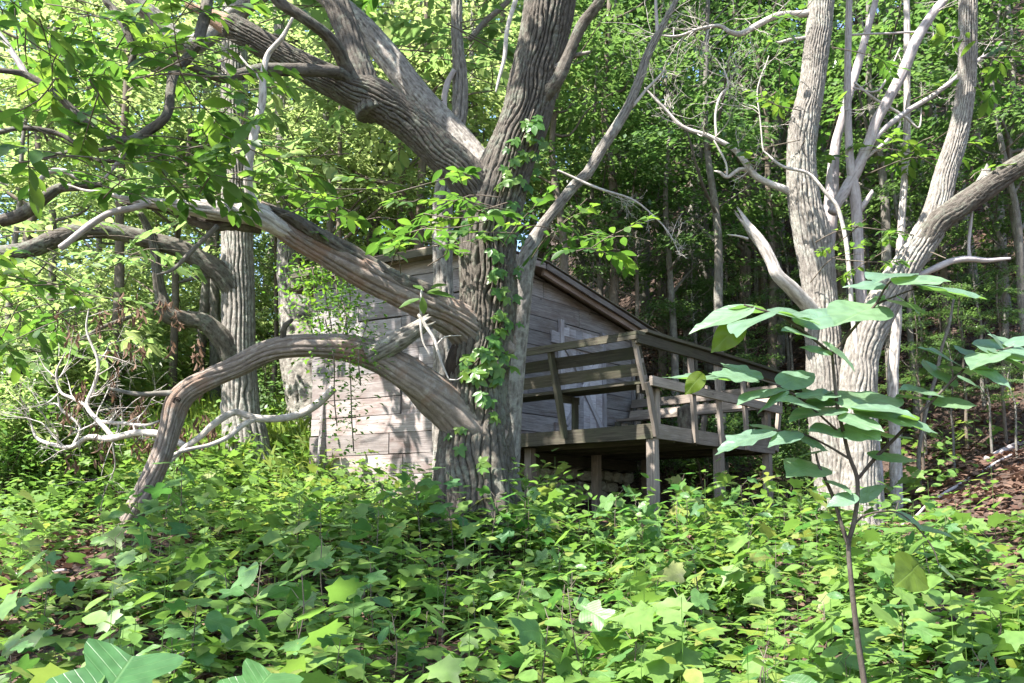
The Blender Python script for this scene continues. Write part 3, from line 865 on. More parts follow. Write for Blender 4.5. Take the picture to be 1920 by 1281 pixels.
L2 = px_ctrl([(930, 400, 8.1, 70), (908, 330, 8.3, 58), (862, 262, 8.5, 50), (795, 190, 8.6, 48), (740, 122, 8.7, 50), (690, 62, 8.8, 46), (640, 15, 8.9, 42), (560, -50, 9, 36), (470, -140, 9, 28), (380, -260, 9, 14)])
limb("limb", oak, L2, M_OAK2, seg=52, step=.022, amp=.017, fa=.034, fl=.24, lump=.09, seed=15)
limb("limb", oak, px_ctrl([(590, -60, 8.9, 34), (500, -20, 8.6, 34), (400, 60, 8.6, 36), (350, 85, 8.5, 36), (300, 40, 8.5, 34), (250, 0, 8.4, 30), (200, -50, 8.4, 24)]), M_OAK2, seg=30, step=.03, amp=.012, fa=.04, seed=16)
# knees and drooping branches in the upper left
br = [
 ([(690, 178, 7.6, 26), (640, 140, 7.4, 25), (600, 133, 7.2, 24), (503, 131, 7.0, 24), (450, 140, 6.9, 20), (413, 147, 6.8, 17), (352, 122, 6.7, 14), (315, 95, 6.6, 9)], M_OAK),
 ([(398, -60, 6.6, 22), (389, 0, 6.5, 22), (379, 50, 6.4, 21), (362, 97, 6.3, 20), (329, 134, 6.2, 20), (320, 170, 6.1, 18), (312, 215, 6.0, 17), (285, 240, 6.0, 18), (245, 263, 6.0, 17), (195, 254, 6.0, 15), (150, 218, 6.0, 15),
   (97, 170, 6.0, 14), (52, 142, 6.0, 13), (24, 135, 5.95, 10), (-20, 130, 5.9, 8)], M_OAK),
 ([(52, 145, 6.0, 11), (30, 110, 6.0, 11), (5, 72, 6.0, 9), (-20, 40, 6, 6)], M_SMOOTH),
 ([(247, 262, 6.0, 10), (228, 295, 5.95, 8), (205, 325, 5.9, 5), (195, 335, 5.9, 2)], M_SMOOTH),
 ([(222, 303, 5.95, 6), (175, 300, 5.9, 7), (146, 272, 5.9, 8), (100, 248, 5.9, 9), (35, 241, 5.8, 9), (-20, 255, 5.8, 8)], M_OAK),
 ([(190, -40, 6.4, 16), (198, 0, 6.3, 15), (215, 20, 6.3, 15), (235, 54, 6.2, 14), (251, 97, 6.2, 13), (244, 122, 6.2, 9)], M_OAK),
 ([(505, -40, 6.8, 22), (520, 0, 6.9, 22), (575, 38, 7.0, 22), (620, 75, 7.2, 24), (645, 120, 7.4, 26), (665, 160, 7.5, 30)], M_OAK),
 ([(1015, 190, 7.8, 30), (1045, 150, 7.68, 26), (1068, 100, 7.66, 24), (1090, 50, 7.6, 21), (1122, 5, 7.5, 20), (1160, -60, 7.4, 16)], M_OAK),
 ([(1040, 130, 7.75, 14), (1075, 106, 7.7, 9), (1106, 98, 7.6, 6)], M_OAK2),
 ([(250, 265, 6.1, 10), (200, 280, 6.3, 8), (130, 285, 6.4, 7), (75, 297, 6.4, 5)], M_OAK),
]
for pts, m in br:
    limb("branch", oak, px_ctrl(pts), m, seg=18, step=.025, amp=.005, fa=.03, fl=.15, lump=.14, seed=sd())
# the dead limb with an elbow
limb("dead_limb", oak, px_ctrl([(925, 668, 8.02, 84), (895, 635, 7.86, 88), (862, 607, 7.7, 82), (815, 580, 7.6, 78), (745, 545, 7.5, 72), (685, 517, 7.4, 70), (620, 480, 7.3, 64), (560, 447, 7.2, 60), (510, 412, 7.1, 58), (482, 396, 7.05, 52)]),
     M_DEAD, seg=90, step=.016, amp=.024, fa=.07, fl=1.3, lump=.30, seed=21)
limb("dead_limb", oak, px_ctrl([(560, 447, 7.18, 20), (528, 428, 7.10, 40), (495, 407, 7.02, 50), (475, 401, 6.99, 50), (430, 397, 6.95, 42), (380, 390, 6.9, 36), (330, 385, 6.85, 26), (285, 380, 6.8, 20), (238, 374, 6.75, 14)]),
     M_PALE, seg=40, step=.018, amp=.010, fa=.04, fl=.9, lump=.2, broken=.06, seed=22)
limb("bark_strip", oak, px_ctrl([(490, 425, 7.15, 26), (440, 418, 7.1, 30), (395, 420, 7.05, 26), (350, 405, 7.0, 20), (310, 392, 6.95, 14), (240, 380, 6.9, 10)]), M_OAK, seg=24, step=.02, amp=.014, lump=.2, broken=.05, seed=23)
limb("dead_branch", oak, px_ctrl([(494, 404, 7.0, 18), (480, 385, 6.95, 17), (467, 360, 6.9, 17), (464, 310, 6.85, 16), (474, 252, 6.8, 16), (490, 192, 6.8, 15), (491, 140, 6.8, 13), (500, 100, 6.8, 11), (528, 70, 6.75, 9), (549, 34, 6.7, 5)]),
     M_PALE, seg=16, step=.02, amp=.003, lump=.12, seed=25)
limb("dead_branch", oak, px_ctrl([(488, 148, 6.8, 8), (470, 130, 6.8, 6), (450, 105, 6.8, 3)]), M_PALE, seg=8, seed=26)
limb("dead_branch", oak, px_ctrl([(285, 380, 6.8, 12), (250, 390, 6.75, 13), (205, 402, 6.7, 13), (160, 430, 6.65, 13), (112, 466, 6.6, 12)]), M_SMOOTH, seg=14, step=.02, amp=.003, lump=.1, seed=27)
limb("dead_branch", oak, px_ctrl([(250, 378, 6.8, 12), (200, 362, 6.8, 8), (165, 358, 6.8, 5), (130, 345, 6.8, 3)]), M_PALE, seg=10, seed=28)
limb("dead_branch", oak, px_ctrl([(408, 424, 6.95, 10), (360, 470, 6.9, 9), (325, 505, 6.85, 7), (295, 515, 6.8, 4)]), M_THIN, seg=10, seed=29)
limb("bark_strip", oak, px_ctrl([(850, 575, 7.62, 18), (800, 548, 7.5, 26), (740, 522, 7.42, 30), (690, 494, 7.34, 30), (640, 466, 7.24, 28), (590, 436, 7.16, 26), (545, 408, 7.06, 20), (515, 396, 7.0, 12)]), M_OAK, seg=26, step=.016, amp=.02, fa=.05, fl=.5, lump=.3, broken=.08, seed=38)
# the great low limb that bends down to the ground
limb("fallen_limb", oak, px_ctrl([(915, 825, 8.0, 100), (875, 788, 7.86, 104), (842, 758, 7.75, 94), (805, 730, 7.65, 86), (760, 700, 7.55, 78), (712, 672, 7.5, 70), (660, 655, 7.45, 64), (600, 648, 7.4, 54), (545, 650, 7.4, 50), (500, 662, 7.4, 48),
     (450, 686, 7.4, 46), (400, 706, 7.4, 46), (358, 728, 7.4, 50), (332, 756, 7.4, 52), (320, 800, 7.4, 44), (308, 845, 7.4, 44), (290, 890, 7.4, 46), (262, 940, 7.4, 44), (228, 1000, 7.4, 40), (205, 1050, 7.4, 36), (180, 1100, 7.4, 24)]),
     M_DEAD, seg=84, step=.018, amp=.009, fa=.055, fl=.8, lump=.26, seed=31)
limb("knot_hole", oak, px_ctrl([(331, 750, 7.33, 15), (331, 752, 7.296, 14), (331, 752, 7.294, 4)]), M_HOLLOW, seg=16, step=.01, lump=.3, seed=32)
limb("stub", oak, px_ctrl([(533, 650, 7.4, 22), (531, 628, 7.35, 12), (534, 612, 7.3, 11), (548, 600, 7.28, 6)]), M_OAK, seg=12, amp=.004, broken=.03, seed=33)
limb("broken_limb", oak, px_ctrl([(690, 668, 7.4, 40), (725, 652, 7.38, 38), (755, 634, 7.36, 36), (790, 612, 7.34, 26)]), M_OAK2, seg=34, step=.02, amp=.018, fa=.04, fl=.4, broken=.10, seed=34)
limb("dead_branch", oak, px_ctrl([(330, 738, 7.35, 14), (300, 738, 7.3, 11), (255, 739, 7.25, 9), (203, 728, 7.2, 5)]), M_THIN, seg=10, amp=.003, seed=36)
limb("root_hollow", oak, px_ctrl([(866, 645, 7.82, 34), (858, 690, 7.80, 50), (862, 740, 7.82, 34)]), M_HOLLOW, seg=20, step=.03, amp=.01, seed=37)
for k, pts in enumerate([[(785, 590, 7.1, 7), (800, 615, 7.1, 7), (815, 640, 7.1, 6), (828, 680, 7.1, 5), (842, 712, 7.1, 3)], [(842, 712, 7.1, 3), (858, 712, 7.1, 2), (868, 705, 7.1, 1.5)],
                         [(820, 645, 7.1, 3), (835, 632, 7.1, 3), (865, 630, 7.1, 1.5)], [(790, 545, 7.1, 4), (788, 600, 7.1, 5), (792, 640, 7.1, 4), (806, 668, 7.1, 2)]]):
    limb("dead_twig", oak, px_ctrl(pts), M_PALE, seg=7, step=.03, wob=.006, seed=40 + k)
limb("dead_branch", oak, px_ctrl([(985, -60, 7.5, 11), (965, 5, 7.5, 10), (950, 60, 7.5, 9), (945, 110, 7.5, 8), (935, 150, 7.5, 6), (930, 172, 7.5, 3)]), M_PALE, seg=9, seed=45)

# ------------------------------------------------------------------ other standing trees near the cabin
def tree_thing(label, base, group=None, name="tree"):
    return thing(name, label, "tree", root_at(*base), group)

t2 = tree_thing("straight grey trunk with two crooked limbs curving left, behind the fallen limb", (455, 815, 12.3))
T2 = 12.3
limb("trunk", t2, px_ctrl([(462, 880, T2, 92), (458, 815, T2, 76), (450, 760, T2, 64), (447, 600, T2, 60), (445, 450, T2, 56), (440, 300, T2, 50), (440, 150, T2, 48), (440, 0, T2, 44), (445, -250, T2, 36), (450, -600, T2, 18)]),
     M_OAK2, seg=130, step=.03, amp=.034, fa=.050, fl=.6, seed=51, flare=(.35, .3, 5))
limb("limb", t2, px_ctrl([(440, 545, 12.2, 40), (412, 512, 12.1, 40), (375, 488, 12, 38), (335, 466, 11.9, 35), (270, 448, 11.8, 33), (200, 432, 11.7, 32), (150, 434, 11.6, 30), (100, 450, 11.6, 32), (50, 470, 11.5, 32), (-10, 480, 11.5, 32), (-80, 490, 11.5, 28)]),
     M_OAK, seg=34, step=.035, amp=.018, fa=.06, lump=.12, seed=52)
limb("limb", t2, px_ctrl([(440, 675, 12.2, 44), (420, 640, 12.1, 40), (385, 606, 12, 34), (345, 598, 11.9, 32), (315, 590, 11.8, 30), (302, 555, 11.8, 24), (294, 510, 11.7, 18), (290, 470, 11.7, 16), (278, 430, 11.7, 14), (262, 400, 11.6, 10)]),
     M_OAK, seg=30, step=.035, amp=.014, fa=.06, lump=.14, seed=53)
limb("branch", t2, px_ctrl([(400, 515, 12.1, 12), (370, 520, 12, 9), (335, 530, 12, 5)]), M_OAK, seg=10, seed=54)
limb("branch", t2, px_ctrl([(315, 590, 11.8, 10), (285, 570, 11.6, 7), (240, 595, 11.5, 8), (180, 620, 11.4, 7), (130, 645, 11.3, 5)]), M_OAK, seg=10, wob=.02, seed=55)
limb("branch", t2, px_ctrl([(0, 415, 7.4, 22), (40, 402, 7.4, 24), (88, 368, 7.3, 22), (112, 352, 7.3, 18), (150, 350, 7.2, 15), (190, 346, 7.2, 9)][::-1]), M_OAK, seg=18, amp=.006, lump=.14, seed=56)
limb("branch", t2, px_ctrl([(148, 336, 7.2, 8), (124, 322, 7.2, 10), (94, 325, 7.2, 10), (67, 350, 7.2, 8), (40, 372, 7.2, 5)]), M_SMOOTH, seg=10, seed=57)

stump = thing("broken_snag", "pale sunlit broken tree base leaning behind the fallen limb, left of the cabin", "tree", root_at(575, 655, 14))
limb("trunk", stump, px_ctrl([(600, 860, 14, 130), (598, 800, 14, 122), (590, 720, 14, 110), (575, 640, 14, 96), (560, 590, 14, 74), (548, 552, 14, 50), (540, 512, 14, 38), (536, 440, 14, 30), (530, 300, 14, 26), (525, 120, 14, 22), (520, -100, 14, 14)]), M_OAK2, seg=64, step=.03, amp=.03, lump=.2, seed=58)

tM = tree_thing("slim flaking grey trunk directly behind the old forked tree, left of its fork", (832, 850, 9.6))
limb("trunk", tM, px_ctrl([(833, 900, 9.6, 44), (833, 800, 9.6, 40), (832, 640, 9.6, 37), (831, 520, 9.6, 36), (829, 430, 9.6, 36), (832, 350, 9.6, 32), (850, 275, 9.6, 28), (861, 215, 9.6, 28), (862, 140, 9.6, 27), (857, 70, 9.6, 22), (857, 0, 9.6, 21), (860, -200, 9.6, 16)]), M_OAK2, seg=40, step=.025, amp=.022, fa=.06, lump=.1, seed=61)
limb("branch", tM, px_ctrl([(856, 290, 9.5, 12), (835, 215, 9.5, 11), (838, 160, 9.5, 12), (850, 130, 9.5, 10)]), M_SMOOTH, seg=10, seed=62)
limb("branch", tM, px_ctrl([(880, 75, 9.6, 12), (910, 40, 9.6, 12), (945, 10, 9.6, 11), (990, -40, 9.6, 8)][::1]), M_THIN, seg=10, seed=63)

tN = tree_thing("slender pale trunk leaning to the right from behind the old forked tree", (948, 930, 8.7))
limb("trunk", tN, px_ctrl([(940, 980, 8.6, 50), (948, 900, 8.7, 48), (955, 800, 8.7, 46), (962, 680, 8.7, 46), (974, 560, 8.7, 44), (990, 480, 8.7, 36), (1012, 432, 8.7, 22), (1045, 388, 8.7, 20), (1076, 349, 8.7, 20), (1103, 322, 8.7, 20), (1128, 279, 8.7, 20),
     (1160, 230, 8.7, 19), (1180, 195, 8.7, 18), (1200, 145, 8.7, 16), (1212, 108, 8.7, 15), (1236, 60, 8.7, 12), (1268, 0, 8.7, 9), (1300, -60, 8.7, 5)]), M_OAK2, seg=30, step=.03, amp=.011, fa=.05, lump=.1, seed=64)
limb("branch", tN, px_ctrl([(1233, 66, 8.7, 9), (1231, 30, 8.7, 7), (1229, 0, 8.7, 6), (1226, -50, 8.7, 4)]), M_SMOOTH, seg=8, seed=65)
limb("branch", tN, px_ctrl([(1186, 200, 8.7, 7), (1210, 170, 8.7, 6), (1232, 150, 8.7, 5), (1246, 132, 8.7, 3)]), M_PALE, seg=8, seed=66)
limb("branch", tN, px_ctrl([(1046, 320, 8.6, 4), (1090, 340, 8.6, 6), (1140, 360, 8.6, 5), (1190, 378, 8.6, 4), (1230, 410, 8.6, 3), (1255, 440, 8.6, 2), (1275, 480, 8.6, 1)]), M_PALE, seg=7, wob=.01, seed=67)

J = join(twig_net(px_ctrl([(1090, 340, 8.6, 6), (1140, 360, 8.6, 5), (1190, 378, 8.6, 4), (1230, 410, 8.6, 4), (1255, 440, 8.6, 3), (1275, 480, 8.6, 2)]), 12, .15, .45, .004, 11) + twig_net(px_ctrl([(1180, 195, 8.7, 18), (1212, 108, 8.7, 15), (1236, 60, 8.7, 12), (1268, 0, 8.7, 9)]), 10, .3, .9, .005, 12, depth=1))
link("dead_twigs", mesh_np("dead_twigs", J[0], [J[1], J[2]], {'bco': J[3]}, True, M_PALE), tN)['kind'] = 'stuff'

# right-hand group
AD = 9.6
tA = tree_thing("tall furrowed pale grey trunk standing right of the deck", (1585, 950, AD))
limb("trunk", tA, px_ctrl([(1592, 1080, AD, 126), (1590, 1010, AD, 120), (1585, 955, AD, 104), (1572, 890, AD, 84), (1556, 800, AD, 72), (1547, 700, AD, 66), (1542, 620, AD, 62), (1536, 540, AD, 60), (1524, 450, AD, 66), (1508, 380, AD, 58), (1502, 300, AD, 53), (1508, 235, AD, 53), (1525, 150, AD, 47),
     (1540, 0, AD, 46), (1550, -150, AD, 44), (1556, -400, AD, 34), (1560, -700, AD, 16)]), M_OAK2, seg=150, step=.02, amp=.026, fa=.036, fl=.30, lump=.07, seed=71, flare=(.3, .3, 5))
limb("dead_branch", tA, px_ctrl([(1500, 368, AD, 16), (1474, 356, AD, 14), (1440, 342, AD, 13), (1414, 329, AD, 13), (1394, 302, AD, 12), (1371, 275, AD, 10), (1330, 256, AD, 9), (1280, 238, AD, 8), (1248, 205, AD, 6), (1222, 178, AD, 5), (1208, 165, AD, 2)]), M_PALE, seg=12, lump=.12, wob=.01, seed=72)
limb("dead_branch", tA, px_ctrl([(1404, 318, AD, 7), (1385, 318, AD, 8), (1364, 334, AD - .1, 7), (1350, 325, AD - .1, 6), (1338, 322, AD - .1, 2)]), M_PALE, seg=8, seed=73)
limb("dead_branch", tA, px_ctrl([(1362, 333, AD - .1, 5), (1361, 310, AD - .1, 4), (1345, 275, AD - .1, 4), (1338, 262, AD - .1, 2)]), M_PALE, seg=8, seed=74)
G1 = px_ctrl([(1535, 22, AD, 16), (1500, 26, AD, 14), (1460, 30, AD, 13), (1420, 48, AD, 13), (1387, 64, AD, 11), (1365, 60, AD, 9), (1347, 50, AD, 8), (1310, 55, AD, 6), (1270, 68, AD, 5), (1230, 66, AD, 3)])
limb("dead_branch", tA, G1, M_PALE, seg=10, lump=.12, seed=75)
limb("dead_branch", tA, px_ctrl([(1520, 70, AD, 7), (1485, 75, AD, 6), (1462, 82, AD, 5), (1455, 78, AD, 2)]), M_PALE, seg=7, seed=76)
limb("dead_branch", tA, px_ctrl([(1343, 255, AD, 5), (1343, 215, AD, 5), (1352, 180, AD, 6), (1366, 160, AD, 5), (1358, 130, AD, 3)]), M_PALE, seg=7, seed=77)
limb("broken_branch", tA, px_ctrl([(1530, 590, 9.5, 28), (1487, 544, 9.3, 26), (1458, 516, 9.2, 23), (1447, 492, 9.2, 22), (1430, 460, 9.2, 22), (1410, 434, 9.2, 19), (1398, 418, 9.2, 13)]), M_PALE, seg=20, step=.02, amp=.006, fa=.03, fl=.6, broken=.22, seed=78)
limb("dead_twig", tA, px_ctrl([(1402, 448, 9.2, 6), (1385, 443, 9.15, 4), (1364, 440, 9.1, 2)]), M_PALE, seg=6, seed=79)
nets = twig_net(G1, 22, .25, .8, .007, 5, depth=2) + twig_net(px_ctrl([(1431, 277, 9.1, 5), (1424, 215, 9.1, 5), (1420, 165, 9.1, 4), (1440, 105, 9.1, 3)]), 8, .2, .6, .005, 8) + twig_net(px_ctrl([(1343, 255, AD, 6), (1343, 215, AD, 6), (1366, 160, AD, 6), (1358, 130, AD, 4)]), 8, .2, .6, .005, 9) + twig_net(px_ctrl([(1474, 356, AD, 14), (1414, 329, AD, 13), (1371, 275, AD, 10), (1280, 238, AD, 8), (1222, 178, AD, 5)]), 12, .25, .8, .007, 6, depth=2, up=1)
limb_t = join(nets); link("dead_twigs", mesh_np("dead_twigs", limb_t[0], [limb_t[1], limb_t[2]], {'bco': limb_t[3]}, True, M_PALE), tA)['kind'] = 'stuff'

BD = 9.2
tB = tree_thing("leaning trunk forking into two thick limbs at far right", (1612, 955, BD))
limb("trunk", tB, px_ctrl([(1620, 1090, BD, 96), (1618, 1015, BD, 92), (1613, 955, BD, 82), (1612, 850, BD, 66), (1610, 720, BD, 66), (1622, 645, BD, 61), (1660, 563, BD, 62), (1700, 500, BD, 55), (1742, 435, BD, 54), (1760, 385, BD, 46), (1775, 320, BD, 40), (1800, 235, BD, 36), (1813, 145, BD, 33), (1815, 0, BD, 30),
     (1822, -200, BD, 26), (1830, -500, BD, 14)]), M_OAK2, seg=130, step=.02, amp=.024, fa=.036, fl=.28, lump=.09, seed=81, flare=(.3, .3, 4))
limb("limb", tB, px_ctrl([(1720, 470, BD, 50), (1755, 420, BD - .05, 48), (1795, 390, BD - .1, 45), (1840, 358, BD - .15, 42), (1890, 324, BD - .2, 39), (1930, 300, BD - .25, 37), (2010, 250, BD - .3, 30)]), M_OAK, seg=60, step=.022, amp=.016, fa=.036, lump=.1, seed=82)
limb("stub", tB, px_ctrl([(1838, 365, BD - .15, 34), (1845, 340, BD - .15, 26), (1848, 322, BD - .15, 14)]), M_OAK2, seg=14, step=.02, amp=.01, fa=.02, broken=.10, seed=83)
limb("dead_branch", tB, px_ctrl([(1690, 530, BD, 14), (1750, 506, BD, 13), (1785, 490, BD, 13), (1818, 485, BD, 12), (1850, 487, BD, 9), (1893, 485, BD, 5)]), M_SMOOTH, seg=12, lump=.15, seed=84)
limb("dead_branch", tB, px_ctrl([(1818, 484, BD, 7), (1816, 460, BD, 6), (1819, 425, BD, 6), (1822, 395, BD, 4)]), M_SMOOTH, seg=8, seed=85)

CD = 10.0
tC = tree_thing("smooth barkless dead trunk with forked upright stems between the two right-hand trees", (1640, 930, CD))
limb("trunk", tC, px_ctrl([(1648, 1060, CD, 35), (1645, 1000, CD, 34), (1640, 900, CD, 30), (1622, 640, CD, 22), (1612, 520, CD, 19), (1608, 440, CD, 19), (1604, 372, CD, 21), (1594, 300, CD, 15), (1589, 180, CD, 13), (1592, 0, CD, 12), (1594, -150, CD, 8)]), M_SMOOTH, seg=24, step=.03, amp=.006, lump=.08, seed=91)
limb("stem", tC, px_ctrl([(1560, 400, CD, 18), (1585, 355, CD, 20), (1608, 318, CD, 21), (1640, 238, CD, 20), (1662, 195, CD, 20), (1684, 155, CD, 20), (1716, 78, CD, 20), (1745, 30, CD, 18), (1780, -15, CD, 15), (1830, -120, CD, 8)]), M_SMOOTH, seg=24, step=.03, amp=.005, lump=.09, seed=92)
limb("stem", tC, px_ctrl([(1545, 520, CD + .3, 32), (1556, 400, CD + .3, 28), (1565, 285, CD + .3, 20), (1576, 235, CD + .3, 16), (1605, 134, CD + .3, 16), (1622, 74, CD + .3, 14), (1645, -10, CD + .3, 11)]), M_SMOOTH, seg=20, step=.03, amp=.004, seed=93)
limb("dead_branch", tC, px_ctrl([(1628, 282, CD, 8), (1645, 254, CD, 10), (1694, 215, CD, 11), (1750, 181, CD, 10), (1803, 138, CD, 9), (1845, 105, CD, 7), (1879, 80, CD, 4)]), M_SMOOTH, seg=10, lump=.1, seed=94)
limb("dead_branch", tC, px_ctrl([(1608, 310, CD, 7), (1650, 275, CD, 7), (1685, 240, CD, 6), (1690, 226, CD, 3)]), M_SMOOTH, seg=8, seed=95)
limb("dead_branch", tC, px_ctrl([(1600, 165, CD, 4), (1640, 172, CD, 4), (1660, 150, CD, 4), (1689, 90, CD, 3)]), M_SMOOTH, seg=7, seed=96)
limb("dead_branch", tC, px_ctrl([(1590, 66, CD, 5), (1650, 62, CD, 4), (1720, 60, CD, 4), (1800, 72, CD, 2)]), M_SMOOTH, seg=7, seed=97)
limb("dead_branch", tC, px_ctrl([(1602, 155, CD, 5), (1655, 195, CD, 5), (1700, 222, CD, 6), (1722, 240, CD, 4), (1728, 200, CD, 2)]), M_PALE, seg=7, seed=98)
limb("stub", tC, px_ctrl([(1612, 395, CD, 12), (1628, 372, CD - .05, 10), (1635, 360, CD - .08, 6)]), M_SMOOTH, seg=9, broken=.03, seed=99)
hh = tree_thing("thin bare crooked dead sapling leaning across the tall pale trunk", (1590, 930, 9.1), name="dead_sapling")
limb("stem", hh, px_ctrl([(1640, 990, 9.1, 9), (1600, 600, 9.1, 9), (1578, 416, 9.1, 8), (1548, 362, 9.1, 7), (1515, 325, 9.1, 6), (1468, 312, 9.1, 6), (1440, 290, 9.1, 4), (1431, 277, 9.1, 3), (1424, 215, 9.1, 3), (1420, 165, 9.1, 3), (1440, 105, 9.1, 2)]), M_PALE, seg=8, step=.04, wob=.015, seed=100)

J = join(twig_net(px_ctrl([(1640, 238, CD, 20), (1684, 155, CD, 20), (1716, 78, CD, 20), (1780, -15, CD, 15)]), 8, .3, .8, .006, 13) + twig_net(px_ctrl([(1694, 215, CD, 11), (1750, 181, CD, 10), (1803, 138, CD, 9), (1879, 80, CD, 4)]), 9, .2, .7, .005, 14) + twig_net(px_ctrl([(1565, 285, CD, 20), (1605, 134, CD, 16), (1645, -10, CD, 11)]), 6, .3, .8, .005, 15))
link("dead_twigs", mesh_np("dead_twigs", J[0], [J[1], J[2]], {'bco': J[3]}, True, M_PALE), tC)['kind'] = 'stuff'
tI = tree_thing("slim pale trunk right behind the leaning forked tree", (1680, 965, 10.2))
limb("trunk", tI, px_ctrl([(1686, 1070, 10.2, 25), (1685, 1010, 10.2, 24), (1682, 960, 10.2, 22), (1677, 800, 10.2, 20), (1674, 700, 10.2, 19), (1680, 620, 10.2, 17), (1684, 540, 10.2, 14), (1690, 420, 10.2, 13), (1700, 250, 10.2, 12), (1700, 0, 10.2, 11), (1700, -200, 10.2, 8)]), M_PALE, seg=24, step=.035, amp=.010, lump=.1, seed=101)
tJ = tree_thing("thin straight pole of a young tree at the foot of the leaf covered slope", (1728, 950, 10.8))
limb("trunk", tJ, px_ctrl([(1728, 985, 10.8, 9), (1724, 880, 10.8, 8), (1735, 780, 10.8, 7), (1770, 640, 10.8, 6), (1790, 560, 10.8, 4)]), M_THIN, seg=10, wob=.02, seed=102)

# dead limb with the white curl, left of the cabin, and the dead brush beyond it
wb = thing("fallen_branch", "white bare dead branch curving along the ground left of the cabin", "branch", root_at(480, 800, 8.0))
limb("stem", wb, px_ctrl([(626, 728, 8.0, 16), (592, 760, 8.0, 15), (545, 780, 8.0, 14), (480, 785, 7.9, 14), (440, 774, 7.9, 13), (405, 793, 7.8, 13), (375, 822, 7.75, 11), (345, 842, 7.7, 10), (310, 870, 7.6, 8)]), M_PALE, seg=14, lump=.1, seed=111)
limb("fork", wb, px_ctrl([(480, 785, 7.9, 11), (455, 798, 7.85, 10), (430, 818, 7.8, 9), (390, 835, 7.7, 8), (330, 850, 7.6, 7), (290, 885, 7.5, 5)]), M_PALE, seg=10, lump=.1, seed=112)
limb("fork", wb, px_ctrl([(420, 778, 7.85, 6), (414, 765, 7.85, 4), (416, 752, 7.85, 3)]), M_PALE, seg=7, seed=113)
bs = thing("dead_brush", "tangle of bleached bare branches hung with curled brown leaves at left", "branch", root_at(220, 850, 9))
B1 = px_ctrl([(345, 835, 8.2, 12), (310, 815, 8.4, 13), (265, 812, 8.6, 13), (210, 824, 8.8, 12), (165, 822, 9, 10), (135, 840, 9.1, 8), (100, 835, 9.2, 7), (70, 822, 9.3, 6), (58, 790, 9.3, 3)])
B2 = px_ctrl([(215, 824, 8.8, 10), (185, 790, 8.9, 9), (165, 760, 9, 8), (178, 725, 9, 7), (184, 680, 9, 6), (165, 620, 9, 4), (168, 570, 9, 2)])
B3 = px_ctrl([(165, 765, 9, 7), (140, 748, 9.1, 7), (112, 735, 9.2, 5), (104, 700, 9.2, 4), (125, 660, 9.2, 2)])
B4 = px_ctrl([(185, 790, 8.9, 7), (230, 795, 8.8, 7), (275, 798, 8.7, 6), (300, 790, 8.7, 4)])
B5 = px_ctrl([(135, 840, 9.1, 6), (150, 800, 9.2, 5), (115, 770, 9.2, 5), (110, 745, 9.2, 3)])
for k, c in enumerate((B1, B2, B3, B4, B5)):
    limb("branch", bs, c, M_PALE, seg=10, wob=.02, seed=120 + k)
nets = sum([twig_net(c, n, .3, .9, .009, 130 + k, depth=2) for k, (c, n) in enumerate(((B1, 9), (B2, 9), (B3, 6), (B4, 5), (B5, 5)))], [])
J = join(nets); tag(link("twigs", mesh_np("twigs", J[0], [J[1], J[2]], {'bco': J[3]}, True, M_PALE), bs), kind='stuff')
n = 520
cl = np.stack([rng.uniform(105, 420, 40), rng.uniform(545, 860, 40)], 1); ci = rng.integers(0, 40, n)
cd = rng.uniform(8.2, 9.6, 40)
pp = np.array([W(a + rng.normal(0, 7), b2 + rng.normal(0, 13), cd[j] + rng.normal(0, .05)) for (a, b2), j in zip(cl[ci], ci)])
CURL = lf_ovate(.13, .16, .45)
LD = leaves(CURL, pp, np.stack([rng.normal(0, .35, n), rng.normal(0, .35, n), -np.ones(n)], 1), rng.normal(0, 1, (n, 3)), rng.uniform(.05, .13, n), rng.random(n))
tag(link("dry_leaves", leaf_mesh("dry_leaves", LD, M_LDRY), bs), kind='stuff')
#@@FOLIAGE
# ------------------------------------------------------------------ crowns and shrubs used by the wood (mesh data shared by copies)
def in_poly(P, poly):
    x, y = P[:, 0], P[:, 1]; c = np.zeros(len(P), bool); n = len(poly)
    for i in range(n):
        x1, y1 = poly[i]; x2, y2 = poly[(i + 1) % n]
        c ^= ((y1 > y) != (y2 > y)) & (x < (x2 - x1) * (y - y1) / (y2 - y1 + 1e-9) + x1)
    return c

def layered_crown(seed, n_layers=8, R=1.7, leaf=.085, per=650, tpl=SIMPLE, H=3.2, z0=3.4):
    r = np.random.default_rng(seed); out = []; arms = []
    for k in range(n_layers):
        u = k / max(1, n_layers - 1)
        z = z0 + H * u + r.normal(0, .15); a = r.uniform(0, 6.28); off = R * r.uniform(.2, .75) * (1.05 - .65 * u)
        q = R * r.uniform(.40, .68) * (1.05 - .4 * u)
        V, F, T = leafy_disk(tpl, int(per * (q / R) ** 1.2 * 1.7), q, leaf, r, .10)
        tx, ty = r.normal(0, .10, 2)
        V = V.copy(); V[:, 2] += V[:, 0] * tx + V[:, 1] * ty
        c = np.array([off * math.cos(a), off * math.sin(a), z]); V += c; T = T * .6 + r.random() * .4
        out.append((V, F, T)); arms.append(c)
    return cat_leaves(out), arms

